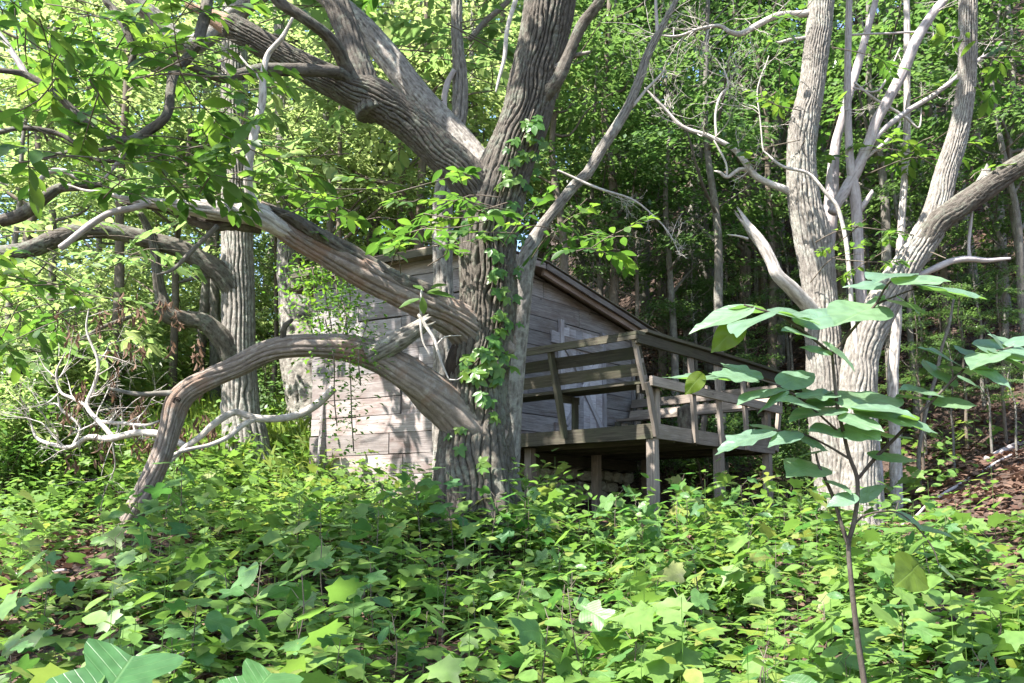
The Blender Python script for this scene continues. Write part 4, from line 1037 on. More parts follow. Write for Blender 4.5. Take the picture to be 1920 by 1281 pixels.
def thin_trunk(H, r0, arms, seed, amp=.0, seg=12):
    r = np.random.default_rng(seed); pts = []
    for k in range(7):
        u = k / 6; pts.append([r.normal(0, .10) * u * H / 6, r.normal(0, .10) * u * H / 6, -.4 + (H + .4) * u, r0 * (1 - .72 * u)])
    parts = [sweep(pts, seg=seg, step=.12, amp=amp, fa=.06, fl=.4, lump=.08, seed=seed)]
    A = catmull(np.array(pts), .1)
    for c in arms:
        zc = max(.6, c[2] - .45 * math.hypot(c[0], c[1]) - .2); i = int(np.argmin(np.abs(A[:, 2] - zc))); p = A[i]
        mid = (p[:3] + c) / 2 + np.array([0, 0, -.05]) + r.normal(0, .06, 3)
        tip = c + unit(c - p[:3]) * .5
        parts.append(sweep([[*p[:3], p[3] * .55], [*mid, p[3] * .4], [*c, p[3] * .25], [*tip, .004]], seg=6, step=.15, lump=.05, seed=seed + 1))
    return join(parts)

und_src = []
for k in range(8):
    crown, arms = layered_crown(200 + k, 9, 1.75, .105 if k < 5 else .115, 560, SIMPLE)
    tk = thin_trunk(6.6, .075, arms, 220 + k)
    und_src.append((mesh_np("trunk", tk[0], [tk[1], tk[2]], {'bco': tk[3]}, True, M_TWIG if k % 2 else M_THIN),
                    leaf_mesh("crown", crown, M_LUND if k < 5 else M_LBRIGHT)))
can_src = []
for k in range(5):
    r = np.random.default_rng(300 + k); out = []; arms = []
    for j in range(34):
        a = r.uniform(0, 6.28); u = r.random() ** .5; z = r.uniform(-1, 1)
        rad = 3.1 * math.sqrt(max(.05, 1 - z * z)) * u
        c = np.array([rad * math.cos(a), rad * math.sin(a), 13.0 + 3.4 * z])
        V, F, T = leafy_disk(DIAM, 150, r.uniform(.8, 1.4), .15, r, .3); V = V + c; out.append((V, F, T * .6 + r.random() * .4))
        if j % 3 == 0: arms.append(c)
    for j in range(6):                                     # a few low leafy side shoots
        a = r.uniform(0, 6.28); c = np.array([.9 * math.cos(a), .9 * math.sin(a), r.uniform(4.5, 9)])
        V, F, T = leafy_disk(DIAM, 130, r.uniform(.6, 1.0), .12, r, .2); out.append((V + c, F, T * .6 + r.random() * .4)); arms.append(c)
    tk = thin_trunk(16.5, .16, arms, 320 + k, amp=.012, seg=18)
    can_src.append((mesh_np("trunk", tk[0], [tk[1], tk[2]], {'bco': tk[3]}, True, (M_THIN, M_TWIG, M_THIN, M_OAK2, M_THIN)[k]), leaf_mesh("crown", cat_leaves(out), M_LUND)))
shr_src = []
for k in range(6):
    r = np.random.default_rng(400 + k); out = []; parts = []
    for j in range(10):
        a = r.uniform(0, 6.28); q = r.uniform(.1, .6); c = np.array([q * math.cos(a), q * math.sin(a), r.uniform(.5, 1.5) * (1.15 - q * .6)])
        parts.append(sweep([[r.normal(0, .05), r.normal(0, .05), -.15, .012], [c[0] * .45, c[1] * .45, c[2] * .6, .009], [*c, .004]], seg=5, step=.2, lump=0, seed=j))
        for i in range(3):
            V, F, T = leafy_disk(SIMPLE, 70, r.uniform(.22, .42), .085, r, .12)
            V = V.copy(); V[:, 2] += V[:, 0] * r.normal(0, .3) + V[:, 1] * r.normal(0, .3)
            out.append((V + c + r.normal(0, .12, 3) - np.array([0, 0, .22 * i]), F, T * .6 + r.random() * .4))
    tk = join(parts)
    shr_src.append((mesh_np("stems", tk[0], [tk[1], tk[2]], {'bco': tk[3]}, True, M_TWIG), leaf_mesh("foliage", cat_leaves(out), (M_LUND, M_LBRIGHT, M_LGRD)[k % 3])))

def place(src, k, p, name, label, cat, group, scale=1.0, rz=None, lean=(0, 0), crown_mat=None):
    t = thing(name, label, cat, p, group)
    t.rotation_euler = (lean[0], lean[1], rng.uniform(0, 6.28) if rz is None else rz); t.scale = (scale,) * 3
    for me in src[k]:
        o = bpy.data.objects.new(me.name.split('.')[0], me); COL.objects.link(o); o.parent = t
    return t
def on_ground(px, d, py=900):
    p = W(px, py, d); return [p[0], p[1], tz(p[0], p[1]) - .02]

# tall trunks of the wood: (px, depth, width px)
GW = "tall slim trunks in the wood behind"
wood = [(1095, 19, 12), (1128, 24, 14), (1152, 21, 13), (1186, 26, 15), (1208, 22, 12), (1232, 28, 14), (1256, 20, 17), (1298, 16.5, 28), (1320, 24, 18), (1342, 20, 16), (1368, 27, 16), (1392, 16, 24),
        (1412, 23, 18), (1436, 19, 17), (1462, 25, 18), (1482, 21, 14), (1640, 18, 15), (1662, 23, 14), (1700, 20, 15), (1738, 17, 16), (1850, 16, 18), (1872, 20, 20), (1905, 15, 18), (1790, 24, 16), (1565, 20, 16),
        (400, 17, 22), (560, 19, 20), (612, 22, 16), (690, 20, 16), (735, 25, 18), (782, 18, 15), (1040, 22, 14), (1000, 27, 16), (250, 29, 18), (480, 26, 18), (60, 30, 20),
        (1960, 20, 20), (2040, 16, 18), (1150, 17.5, 14), (1340, 17, 16), (1470, 16.5, 15), (1250, 25, 16), (1550, 26, 16), (1590, 17, 15), (1760, 19.5, 16), (1690, 27, 17), (1820, 18, 15), (1280, 32, 16), (1350, 34, 16), (1420, 33, 16), (1180, 34, 16), (1100, 32, 15), (1500, 30, 18), (1600, 32, 18), (1720, 30, 18), (1830, 31, 18)]
for i, (px, d, wpx) in enumerate(wood):
    r0 = wpx / 2 * d / FPX; k = i % 5
    sc = float(np.clip(r0 / .155, .75, 1.5)); p = on_ground(px, d)
    lbl = ("dark slim woodland trunk in the shade of the slope behind the deck" if 1090 < px < 1500 else "slim trunk on the brown leaf covered slope at right" if px >= 1500 else "slim trunk in the bright wood beyond the cabin at left")
    t = place(can_src, k, p, "woodland_tree", lbl, "tree", GW, sc, lean=(rng.normal(0, .03), rng.normal(0, .03)))

GU = "small trees with flat layers of leaves"
und = [(1050, 170, 12.6, 1), (1140, 90, 14, 1), (1255, 290, 14, 0), (1120, 300, 14.5, 2), (1190, 445, 13.8, 3), (1300, 535, 14.6, 4), (1335, 150, 13, 2), (1230, 180, 17, 1), (1090, 40, 17, 0),
       (760, 250, 14, 5), (700, 330, 15, 6), (640, 260, 13, 7), (790, 60, 13, 5), (720, 90, 15, 6), (1430, 140, 15, 3), (1470, 470, 16, 0), (1690, 330, 13.2, 4), (1745, 150, 14, 3), (1880, 60, 12.5, 2), (1860, 300, 13, 0),
       (1560, 120, 15, 1), (1640, 60, 13, 2), (1890, 180, 11.8, 4), (1410, 30, 18, 1), (1500, 300, 19, 2), (1610, 220, 19, 3), (1330, 330, 19, 4), (1200, 20, 20, 0), (1010, 240, 16, 5),
       (110, 150, 14.5, 6), (250, 90, 13.5, 5), (350, 240, 15.5, 7), (40, 300, 13, 6), (300, 360, 17, 7), (570, 300, 15, 5), (620, 120, 14, 6), (520, 420, 16, 7), (460, 220, 18, 5), (200, 250, 18, 6), (80, 40, 17, 7),
       (600, 520, 16, 6), (520, 560, 18, 7), (400, 40, 17, 6), (860, 330, 15, 5), (900, 120, 15, 6), (930, 30, 17, 5), (560, 30, 18, 7),
       (1380, 520, 17, 1), (1250, 420, 18, 3), (1120, 430, 18, 2), (1450, 250, 22, 0), (1700, 480, 16, 1), (1800, 560, 14.5, 4), (1905, 450, 13, 3), (1660, 560, 15, 2), (1720, 590, 12.4, 0), (1800, 610, 12, 3), (1870, 590, 11.6, 1), (1850, 690, 11, 2), (1780, 700, 11.4, 4), (1900, 760, 10.6, 0), (1720, 660, 12, 1), (1830, 520, 13, 2), (1660, 500, 14, 0), (1750, 420, 15, 3), (1560, 560, 13, 4), (1620, 470, 14, 1), (1400, 600, 14, 3), (1350, 480, 16, 0), (1480, 560, 15, 2), (1290, 600, 14.8, 1), (660, 420, 15, 6), (740, 430, 16, 5)]
for i, (px, py, d, k) in enumerate(und):
    c = W(px, py, d); g = tz(c[0], c[1]); sc = float(np.clip((c[2] - g) / 5.0, .22, 1.7))
    lbl = ("small shade tree with flat green leaf layers behind the deck" if 950 < px < 1520 else "small leafy tree on the slope at right" if px >= 1520 else "bright leafy small tree beyond the old tree at left")
    place(und_src, k, [c[0], c[1], g], "understory_tree", lbl, "tree", GU, sc)
GS = "leafy shrubs in the clearing"
shr = [(60, 12.5), (150, 13.5), (20, 11.5), (215, 17), (500, 14.5), (110, 15), (190, 17), (60, 16), (-30, 14), (530, 17), (700, 13.2 + 4), (0, 10.6), (90, 11.2),
       (1260, 13.6), (1320, 12.9), (1380, 13.4), (1440, 14), (1500, 13.2), (1290, 15), (1400, 15.5), (1480, 12.4), (1560, 14.6), (1850, 15.5), (45, 11.0), (20, 10.9)] + [(150, 13.2, 2.0), (40, 12.8, 2.1), (-60, 12.2, 2.0), (165, 15.5, 2.3), (255, 17, 2.2), (350, 19, 2.4), (95, 17, 2.6), (300, 21, 2.5), (420, 20, 2.4), (210, 20, 2.6), (-10, 15.5, 2.5), (520, 21, 2.4), (620, 20, 2.2)]
for i, (px, d, *big) in enumerate(shr):
    p = on_ground(px, d)
    lbl = "bright leafy shrub at the edge of the clearing on the left" if px < 700 else "low leafy shrub behind the raised deck" if px < 1530 else "low leafy shrub on the brown slope at right"
    place(shr_src, (1, 4)[i % 2] if big else (i * 2 + 1) % 6 if px < 700 else (0, 3)[i % 2], p, "shrub", lbl, "shrub", GS, big[0] if big else rng.uniform(.8, 1.5) if px < 700 else rng.uniform(.5, .9))

# the far wood reads as one mass
n = 240000
x = rng.uniform(-34, 34, n); y = rng.uniform(21, 46, n); g = terrain(x, y)
wd = 1 / (1 + np.exp((x + 6) / 1.5))                        # 1 in the bright wood at left, 0 on the wooded slope
lo = 4.6 * (1 - wd) * (rng.random(n) > .10)
z = g + lo + (15 - lo) * rng.random(n)
dens = vnoise(np.stack([x / 1.7, y / 1.7, z / .8], 1))
keep = dens > -.12
x, y, z = x[keep], y[keep], z[keep]; m = len(x)
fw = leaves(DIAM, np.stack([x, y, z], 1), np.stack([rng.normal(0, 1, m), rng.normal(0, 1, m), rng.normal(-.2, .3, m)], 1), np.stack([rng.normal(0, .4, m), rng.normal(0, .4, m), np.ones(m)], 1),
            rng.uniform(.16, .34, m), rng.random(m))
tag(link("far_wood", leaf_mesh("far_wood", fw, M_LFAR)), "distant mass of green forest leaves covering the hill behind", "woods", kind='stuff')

n = 90000
x = rng.uniform(-34, -3.5, n); y = rng.uniform(19, 32, n); g = terrain(x, y); z = g + 9.5 * rng.random(n) ** 1.4
keep = vnoise(np.stack([x / 1.5, y / 1.5, z / .7], 1)) > -.2
x, y, z = x[keep], y[keep], z[keep]; m = len(x)
fw = leaves(DIAM, np.stack([x, y, z], 1), np.stack([rng.normal(0, 1, m), rng.normal(0, 1, m), rng.normal(-.2, .3, m)], 1), np.stack([rng.normal(0, .4, m), rng.normal(0, .4, m), np.ones(m)], 1), rng.uniform(.13, .26, m), rng.random(m))
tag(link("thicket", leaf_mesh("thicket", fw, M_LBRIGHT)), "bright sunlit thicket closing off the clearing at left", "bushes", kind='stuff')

# ------------------------------------------------------------------ foliage of the old tree
r = np.random.default_rng(500)
spr = [fan_spray(CHEST, 11, .55, .17, r, .3) for _ in range(6)]
tw_parts = []
def sprays(regions, rr, heading=None):
    L, Z, S, TI, SH = [], [], [], [], []
    for poly, n, d0, d1, s0, s1 in regions:
        poly = np.array(poly, float); lo, hi = poly.min(0), poly.max(0); got = 0
        while got < n:
            P = rr.uniform(lo, hi, (64, 2)); P = P[in_poly(P, poly)][: n - got]; got += len(P)
            for a, b2 in P:
                L.append(W(a, b2, rr.uniform(d0, d1))); S.append(rr.uniform(s0, s1))
    m = len(L)
    return np.array(L), rr.uniform(0, 6.28, m), np.array(S), rr.normal(0, .22, (m, 2)), rr.random(m)
R_near = [([(-60, -40), (430, -40), (430, 200), (380, 360), (200, 380), (-60, 350)], 95, 5.2, 7.4, .75, 1.1),
          ([(150, 250), (480, 260), (460, 350), (230, 360)], 16, 5.6, 6.6, .8, 1.05),
          ([(500, 330), (880, 340), (850, 490), (680, 480), (540, 420)], 26, 6.5, 7.6, .7, 1.0),
          ([(860, 350), (1060, 360), (1080, 450), (880, 450)], 9, 6.9, 7.4, .7, .95),
          ([(960, 400), (1200, 420), (1190, 470), (980, 470)], 9, 7, 8.2, .7, .95),
          ([(-40, 480), (190, 480), (140, 620), (-40, 620)], 20, 6.5, 8.5, .7, 1.0)]
Lc, Zc, Sc, Tc, Sh = sprays(R_near, r)
obj_leaves = []
body = []
lm = [mesh_np("leaf", CHEST[0] * 1.0, CHEST[1], {'tint': np.full(len(CHEST[0]), q), 'lco': CHEST[0]}, True, M_LOAK) for q in (0.0, .25, .5, .75)]
near_idx = np.argsort(Lc[:, 1])
budget = 300
for q, i in enumerate(near_idx):
    V, F, T = spr[int(r.integers(6))]
    X, FF, TT = replicate((V, F, T), Lc[i:i+1], Zc[i:i+1], Sc[i:i+1], Tc[i:i+1], Sh[i:i+1])
    k = len(CHEST[0]); nl = len(X) // k
    if q * nl < budget:
        X = X.reshape(nl, k, 3)
        for j in range(nl):
            p0 = X[j, 1]; p1 = X[j, -2]; pm = X[j, 9] if k > 9 else X[j, 3]
            f = p1 - p0; Lg = np.linalg.norm(f); f = f / Lg; a = unit(X[j, 11] - X[j, 9]); nn = unit(np.cross(a, f)); a = np.cross(f, nn)
            if nn[2] < 0: nn, a = -nn, -a
            M = axes_matrix(p0, a, f, nn) @ Matrix.Scale(Lg, 4)
            link("leaf", lm[int(r.integers(4))], oak, M)
    else: body.append((X, FF, TT))
    c, s_ = math.cos(Zc[i]), math.sin(Zc[i]); L = .55 * Sc[i]
    dirv = np.array([c, s_, Tc[i, 0] * c + Tc[i, 1] * s_])
    p = Lc[i]
    tw_parts.append(sweep([[*(p - dirv * .26 + r.normal(0, .05, 3)), .005], [*p, .005], [*(p + dirv * L * .5 - np.array([0, 0, .02])), .0035], [*(p + dirv * L + np.array([0, 0, -.10 * L])), .0015]], seg=5, step=.15, lump=0, seed=int(i)))
# the unseen crown above and left of the picture, shaped to steer sun and shade
SUN_CUTS = []      # sprays are removed along sun rays to light these chosen points, with cut width
for px, py, d, q in [(700, 720, 11.1, .55), (760, 780, 11.0, .5), (640, 770, 11.4, .6), (720, 850, 11, .5), (600, 800, 11.6, .5),
                     (1515, 60, 9.6, .6), (1540, 650, 9.6, .7), (1545, 760, 9.6, .7), (1600, 880, 9.4, .6), (1505, 330, 9.6, .55), (1690, 500, 9.2, .5), (1760, 380, 9.2, .5), (1430, 470, 9.2, .6), (1800, 200, 9.2, .5), (1530, 450, 9.5, .5),
                     (420, 400, 7.0, .4), (480, 395, 7.0, .35), (470, 280, 6.8, .3), (360, 725, 7.4, .3), (440, 790, 7.9, .4), (180, 800, 9, .6), (250, 820, 9, .5), (840, 240, 8.6, .35), (760, 150, 8.6, .35), (880, 300, 8.3, .3),
                     (1150, 965, 7.2, .45), (1220, 990, 6.8, .4), (1100, 1010, 6.5, .35), (1050, 1060, 5.6, .4), (1250, 1090, 5.2, .55), (1400, 1120, 4.8, .5), (1550, 1150, 4.5, .5), (1700, 1100, 5.2, .5), (1800, 1180, 4.5, .5), (1180, 1180, 4.2, .4),
                     (900, 900, 7.5, .3), (930, 870, 7.5, .3), (560, 930, 7.5, .5), (450, 900, 8, .6), (600, 880, 9, .5), (640, 1080, 4.7, .25), (1700, 740, 3.3, .25), (1400, 700, 3.3, .25), (1480, 600, 3.3, .2), (790, 565, 6.9, .2), (1240, 60, 8.7, .3), (1130, 270, 8.7, .3),
                     (540, 580, 14, .8), (450, 500, 12.3, .3), (250, 700, 13, 1.2), (100, 600, 12, .8), (340, 780, 14, 1.2), (60, 840, 11, .6), (200, 560, 14, 1.4), (350, 600, 15, 1.5), (300, 720, 15, 1.5), (100, 480, 13, 1.2), (400, 480, 16, 1.4), (560, 680, 13, .8), (120, 720, 12, 1.0)]:
    SUN_CUTS.append((W(px, py, d), q))
def cut_for_sun(P, soft):
    keep = np.ones(len(P), bool)
    for g, q in SUN_CUTS:
        v = P - g; t = v @ SUN; dist = np.linalg.norm(v - t[:, None] * SUN, axis=1)
        keep &= ~((t > 1.0) & (dist < q + soft))
    return keep

def crown_cloud(n, x0, x1, y0, y1, z0, z1, rr, ths=-.05, scl=2.2, seedoff=0):
    P = np.stack([rr.uniform(x0, x1, n), rr.uniform(y0, y1, n), rr.uniform(z0, z1, n)], 1)
    P = P[vnoise(P / scl + seedoff) > ths]
    return P[cut_for_sun(P, .25)]
P = np.vstack([crown_cloud(900, -9.5, 4.5, 1.0, 12, 7.6, 12.0, r, .02, 2.0), crown_cloud(260, -4.0, -.3, 6.4, 10.2, 8.4, 11, r, -.4), crown_cloud(330, -8.5, -3.4, .2, 4.6, 8.2, 11, r, -.2), crown_cloud(140, -6.6, -3.8, 8.2, 10.8, 8.4, 10.6, r, -.4)])  # last three clusters are added out of view to shade deck, foreground and wall
P = P[~((P[:, 0] < -4.6) & (P[:, 1] > 7.3))]      # sprays cut away here so the sun lights the clearing beyond
q = rng.integers(0, 6, len(P))
for k in range(6):
    sel = q == k
    if sel.any():
        body.append(replicate(spr[k], P[sel], r.uniform(0, 6.28, sel.sum()), r.uniform(1.1, 1.7, sel.sum()), r.normal(0, .25, (sel.sum(), 2)), r.random(sel.sum())))
tag(link("foliage", leaf_mesh("foliage", cat_leaves(body), M_LOAK), oak), kind='stuff')
J = join(tw_parts); tag(link("twigs", mesh_np("twigs", J[0], [J[1], J[2]], {'bco': J[3]}, True, M_TWIG), oak), kind='stuff')

# foliage of the straight grey tree: bright leaves behind the limbs, top centre and left
r = np.random.default_rng(520)
R_mid = [([(420, -40), (960, -40), (930, 150), (860, 300), (760, 260), (640, 200), (480, 160)], 60, 9.2, 12, 1.0, 1.5),
         ([(200, 330), (420, 330), (420, 560), (200, 520)], 16, 10.5, 12.5, 1.0, 1.4), ([(-60, 380), (260, 380), (220, 700), (-60, 720)], 46, 9.5, 13, 1.0, 1.5),
         ([(380, 60), (620, 200), (700, 330), (440, 380)], 24, 9.5, 12.0, .9, 1.4)]
Lc, Zc, Sc, Tc, Sh = sprays(R_mid, r); out = []; tp = []
kk = r.integers(0, 6, len(Lc))
for i in range(len(Lc)):
    out.append(replicate(spr[kk[i]], Lc[i:i+1], Zc[i:i+1], Sc[i:i+1], Tc[i:i+1], Sh[i:i+1]))
    dirv = np.array([math.cos(Zc[i]), math.sin(Zc[i]), 0]); p = Lc[i]
    tp.append(sweep([[*(p - dirv * .4 + r.normal(0, .08, 3)), .008], [*p, .007], [*(p + dirv * .5 * Sc[i] + np.array([0, 0, -.05])), .002]], seg=5, step=.2, lump=0, seed=i))
P = crown_cloud(70, -7, 0, 10, 15, 9, 14, r, .0)
out.append(replicate(spr[2], P, r.uniform(0, 6.28, len(P)), r.uniform(1.2, 1.8, len(P)), r.normal(0, .25, (len(P), 2)), r.random(len(P))))
tag(link("foliage", leaf_mesh("foliage", cat_leaves(out), M_LBRIGHT), t2), kind='stuff')
J = join(tp); tag(link("twigs", mesh_np("twigs", J[0], [J[1], J[2]], {'bco': J[3]}, True, M_TWIG), t2), kind='stuff')

# leaves on the right-hand trees
r = np.random.default_rng(540)
R_r = [([(1440, 20), (1520, 20), (1520, 80), (1440, 80)], 3, 8.8, 9.4, .8, 1.1), ([(1420, 150), (1500, 150), (1500, 330), (1420, 330)], 7, 9.0, 9.8, .7, 1.0), ([(1530, 220), (1590, 220), (1590, 250), (1530, 250)], 2, 9, 9.4, .8, .9),
       ([(1600, 90), (1700, 90), (1700, 130), (1600, 130)], 2, 9.2, 9.8, .8, .9), ([(1700, 150), (1900, 140), (1900, 330), (1720, 320)], 12, 8.8, 10.5, .6, .9), ([(1660, 250), (1780, 250), (1780, 320), (1660, 320)], 8, 9.6, 10.4, .7, 1.0),
       ([(1560, 430), (1760, 420), (1740, 500), (1560, 500)], 10, 8.7, 9.2, .6, .8), ([(1840, -20), (1930, -20), (1930, 130), (1840, 130)], 9, 8.6, 9.8, .8, 1.1), ([(1640, 260), (1760, 250), (1740, 300), (1660, 300)], 5, 9.6, 10, .7, .9)]
Lc, Zc, Sc, Tc, Sh = sprays(R_r, r); out = []; tp = []
kk = r.integers(0, 6, len(Lc))
for i in range(len(Lc)):
    out.append(replicate(spr[kk[i]], Lc[i:i+1], Zc[i:i+1], Sc[i:i+1], Tc[i:i+1], Sh[i:i+1]))
    dirv = np.array([math.cos(Zc[i]), math.sin(Zc[i]), 0]); p = Lc[i]
    tp.append(sweep([[*(p - dirv * .35 + r.normal(0, .08, 3)), .007], [*p, .005], [*(p + dirv * .5 * Sc[i] + np.array([0, 0, -.05])), .002]], seg=5, step=.2, lump=0, seed=i))
P = np.vstack([crown_cloud(420, 1.0, 8.5, 7, 14, 9.2, 14, r, .05)])
out.append(replicate(spr[3], P, r.uniform(0, 6.28, len(P)), r.uniform(1.2, 1.8, len(P)), r.normal(0, .25, (len(P), 2)), r.random(len(P))))
tag(link("foliage", leaf_mesh("foliage", cat_leaves(out), M_LOAK), tB), kind='stuff')
J = join(tp); tag(link("twigs", mesh_np("twigs", J[0], [J[1], J[2]], {'bco': J[3]}, True, M_TWIG), tB), kind='stuff')
#@@GROUNDCOVER
# ------------------------------------------------------------------ ground cover
def plant_tpl(kind, r):
    lst = []
    if kind == 0:      # low rosette of small oval leaves
        m = 9; a = r.uniform(0, 6.28, m); q = r.uniform(.02, .12, m)
        pos = np.stack([q * np.cos(a), q * np.sin(a), r.uniform(.03, .16, m)], 1)
        lst.append(leaves(SIMPLE, pos, np.stack([np.cos(a), np.sin(a), r.normal(0, .2, m)], 1), np.stack([r.normal(0, .5, m), r.normal(0, .5, m), np.ones(m)], 1), r.uniform(.045, .085, m), r.random(m) * .5))
    elif kind == 1:    # three part leaves on a thin stalk
        for _ in range(4):
            c = np.array([*r.normal(0, .07, 2), r.uniform(.08, .24)]); a0 = r.uniform(0, 6.28)
            a = a0 + np.array([0, 2.1, 4.2]); t0 = r.random() * .5
            lst.append(leaves(SIMPLE if r.random() < .5 else OVATE, np.repeat(c[None], 3, 0), np.stack([np.cos(a), np.sin(a), r.normal(-.1, .15, 3)], 1), np.stack([r.normal(0, .2, 3), r.normal(0, .2, 3), np.ones(3)], 1), r.uniform(.06, .10, 3), np.full(3, t0)))
    elif kind == 2:    # maple seedling
        m = 7; a = np.arange(m) * 2.4 + r.random() * 6; hh = np.linspace(.10, .38, m); q = .10 - .08 * np.linspace(0, 1, m)
        pos = np.stack([q * np.cos(a) * .6, q * np.sin(a) * .6, hh], 1)
        lst.append(leaves(MAPLE, pos, np.stack([np.cos(a), np.sin(a), r.normal(-.15, .35, m)], 1), np.stack([r.normal(0, .42, m), r.normal(0, .42, m), np.ones(m)], 1), r.uniform(.08, .14, m), r.random(m) * .5))
    elif kind == 3:    # creeper, five leaflets
        for _ in range(3):
            c = np.array([*r.normal(0, .09, 2), r.uniform(.10, .28)]); a = r.uniform(0, 6.28) + np.linspace(-2, 2, 5); t0 = r.random() * .5
            lst.append(leaves(SIMPLE, np.repeat(c[None], 5, 0), np.stack([np.cos(a), np.sin(a), np.full(5, -.12)], 1), np.stack([r.normal(0, .15, 5), r.normal(0, .15, 5), np.ones(5)], 1), np.array([.07, .095, .11, .095, .07]), np.full(5, t0)))
    elif kind == 4:    # taller weed with pairs of leaves
        m = 12; hh = np.repeat(np.linspace(.10, .50, m // 2), 2); a = np.tile([0, math.pi], m // 2) + np.repeat(np.arange(m // 2) * 1.57, 2)
        pos = np.stack([.015 * np.cos(a), .015 * np.sin(a), hh], 1)
        lst.append(leaves(OVATE, pos, np.stack([np.cos(a), np.sin(a), r.normal(.1, .2, m)], 1), np.stack([r.normal(0, .4, m), r.normal(0, .4, m), np.ones(m)], 1), np.linspace(.12, .06, m) * r.uniform(.8, 1.2, m), r.random(m) * .4))
        V = np.array([(-.0025, 0, -.05), (.0025, 0, -.05), (.001, 0, .46), (-.001, 0, .46), (0, -.0025, -.05), (0, .0025, -.05), (0, .001, .46), (0, -.001, .46)])
        lst.append((V, np.array([(0, 1, 2), (0, 2, 3), (4, 5, 6), (4, 6, 7)]), np.zeros(8)))
    else:              # tulip shaped leaves close to the ground
        m = 5; a = np.arange(m) * 1.9 + r.random() * 6
        pos = np.stack([.05 * np.cos(a), .05 * np.sin(a), r.uniform(.10, .34, m)], 1)
        lst.append(leaves(TULIP, pos, np.stack([np.cos(a), np.sin(a), r.normal(-.15, .35, m)], 1), np.stack([r.normal(0, .45, m), r.normal(0, .45, m), np.ones(m)], 1), r.uniform(.09, .17, m), r.random(m) * .5))
    return cat_leaves(lst)
r = np.random.default_rng(600)
def blocked(x, y):
    P = np.stack([x, y], 1) - W0[:2]; s_ = P @ UR[:2]; d_ = P @ ND[:2]
    return (s_ > S0 - .05) & (s_ < S1 + .1) & (d_ < .05) & (d_ > -3.4)
def under_deck(x, y):
    P = np.stack([x, y], 1) - C0[:2]; a = P @ UL[:2]; b2 = P @ UR[:2]
    return (a > .05) & (a < 2.6) & (b2 > .05) & (b2 < 3.2)
cover = []
def scatter_cover(n, x0, x1, y0, y1, mix, scale, dens_fn):
    x = r.uniform(x0, x1, n); y = r.uniform(y0 ** .8, y1 ** .8, n) ** 1.25
    ok = (np.abs(x) < y * .66 + .5) & ~blocked(x, y) & (~under_deck(x, y) | (r.random(n) < .10))
    ok &= (r.random(n) < dens_fn(x, y)); x, y = x[ok], y[ok]
    kind = r.choice(6, len(x), p=np.array(mix) / sum(mix))
    for k in range(6):
        for v in range(3):
            sel = np.where((kind == k) & (np.arange(len(x)) % 3 == v))[0]
            if len(sel):
                tpl = plant_tpl(k, np.random.default_rng(k * 10 + v))
                P = np.stack([x[sel], y[sel], terrain(x[sel], y[sel]) - .01], 1)
                cover.append(replicate(tpl, P, r.uniform(0, 6.28, len(sel)), r.uniform(*scale, len(sel)), r.normal(0, .24 if k == 4 else .10, (len(sel), 2)), r.random(len(sel)) * .5))
def d_main(x, y):
    patch = vnoise(np.stack([x / .55, y / .55, np.zeros_like(x)], 1))
    d = np.clip(.56 + 1.25 * patch, .05, 1)
    px = 960 + FPX * x / np.maximum(y, .1)
    d = np.where((px < 260) & (y > 5.6), d * .5, d)
    d = np.where((px > 900) & (px < 1500) & (y > 9.1), d * .25, d)
    d = np.where((px < 760) & (y > 7.9), d * .5, d); d = np.where(px < 900, d * .85, d)                     # leaf litter shows at left
    d = np.where((x > 3.2) & (y > 8.3), d * .05, d)                      # bare slope at right
    d = np.where((np.abs(x + .35) < 1.4) & (y > 5.8) & (y < 7.8), np.maximum(d, .85), d)
    d = np.where((px > 930) & (px < 1260) & (y > 8.2), d * .3, d)
    return np.where(y > 11, d * .5, d)
scatter_cover(12500, -6.5, 6.5, 2.6, 10.6, [4, 4.5, 1.7, 3.2, 2.3, .7], (.6, 1.6), d_main)
scatter_cover(2600, -9, 0, 9.5, 15, [1, 1, 2, 1, 4, 1], (.9, 1.6), lambda x, y: np.full(len(x), .8))
scatter_cover(700, 2, 10, 9.5, 17, [1, 1, 2.5, 1, 2, 1], (.8, 1.5), lambda x, y: np.clip(.45 + vnoise(np.stack([x, y, x * 0], 1)), 0, 1))
tag(link("ground_cover", leaf_mesh("ground_cover", cat_leaves(cover), M_LGRD)), "dense green ground cover of small mixed leaves in front of the cabin", "plants", kind='stuff')

# leaf litter
n = 46000
x = np.concatenate([r.uniform(-6.5, 6.5, 16000), r.uniform(2.5, 12, 22000), r.uniform(-8, -1.5, 8000)]); y = np.concatenate([r.uniform(3, 11, 16000), r.uniform(8.6, 22, 22000), r.uniform(6, 13, 8000)])
ok = ~blocked(x, y) & (np.abs(x) < y * .68 + .6); x, y = x[ok], y[ok]; n = len(x)
up = np.stack([r.normal(0, .45, n), r.normal(0, .45, n), np.ones(n)], 1); a = r.uniform(0, 6.28, n)
L = leaves(DIAM, np.stack([x, y, terrain(x, y) + r.uniform(.005, .05, n)], 1), np.stack([np.cos(a), np.sin(a), r.normal(.1, .35, n)], 1), up, r.uniform(.06, .14, n), r.random(n))
tag(link("leaf_litter", leaf_mesh("leaf_litter", L, M_LITTER)), "carpet of fallen brown leaves on the forest floor", "leaf litter", kind='stuff')

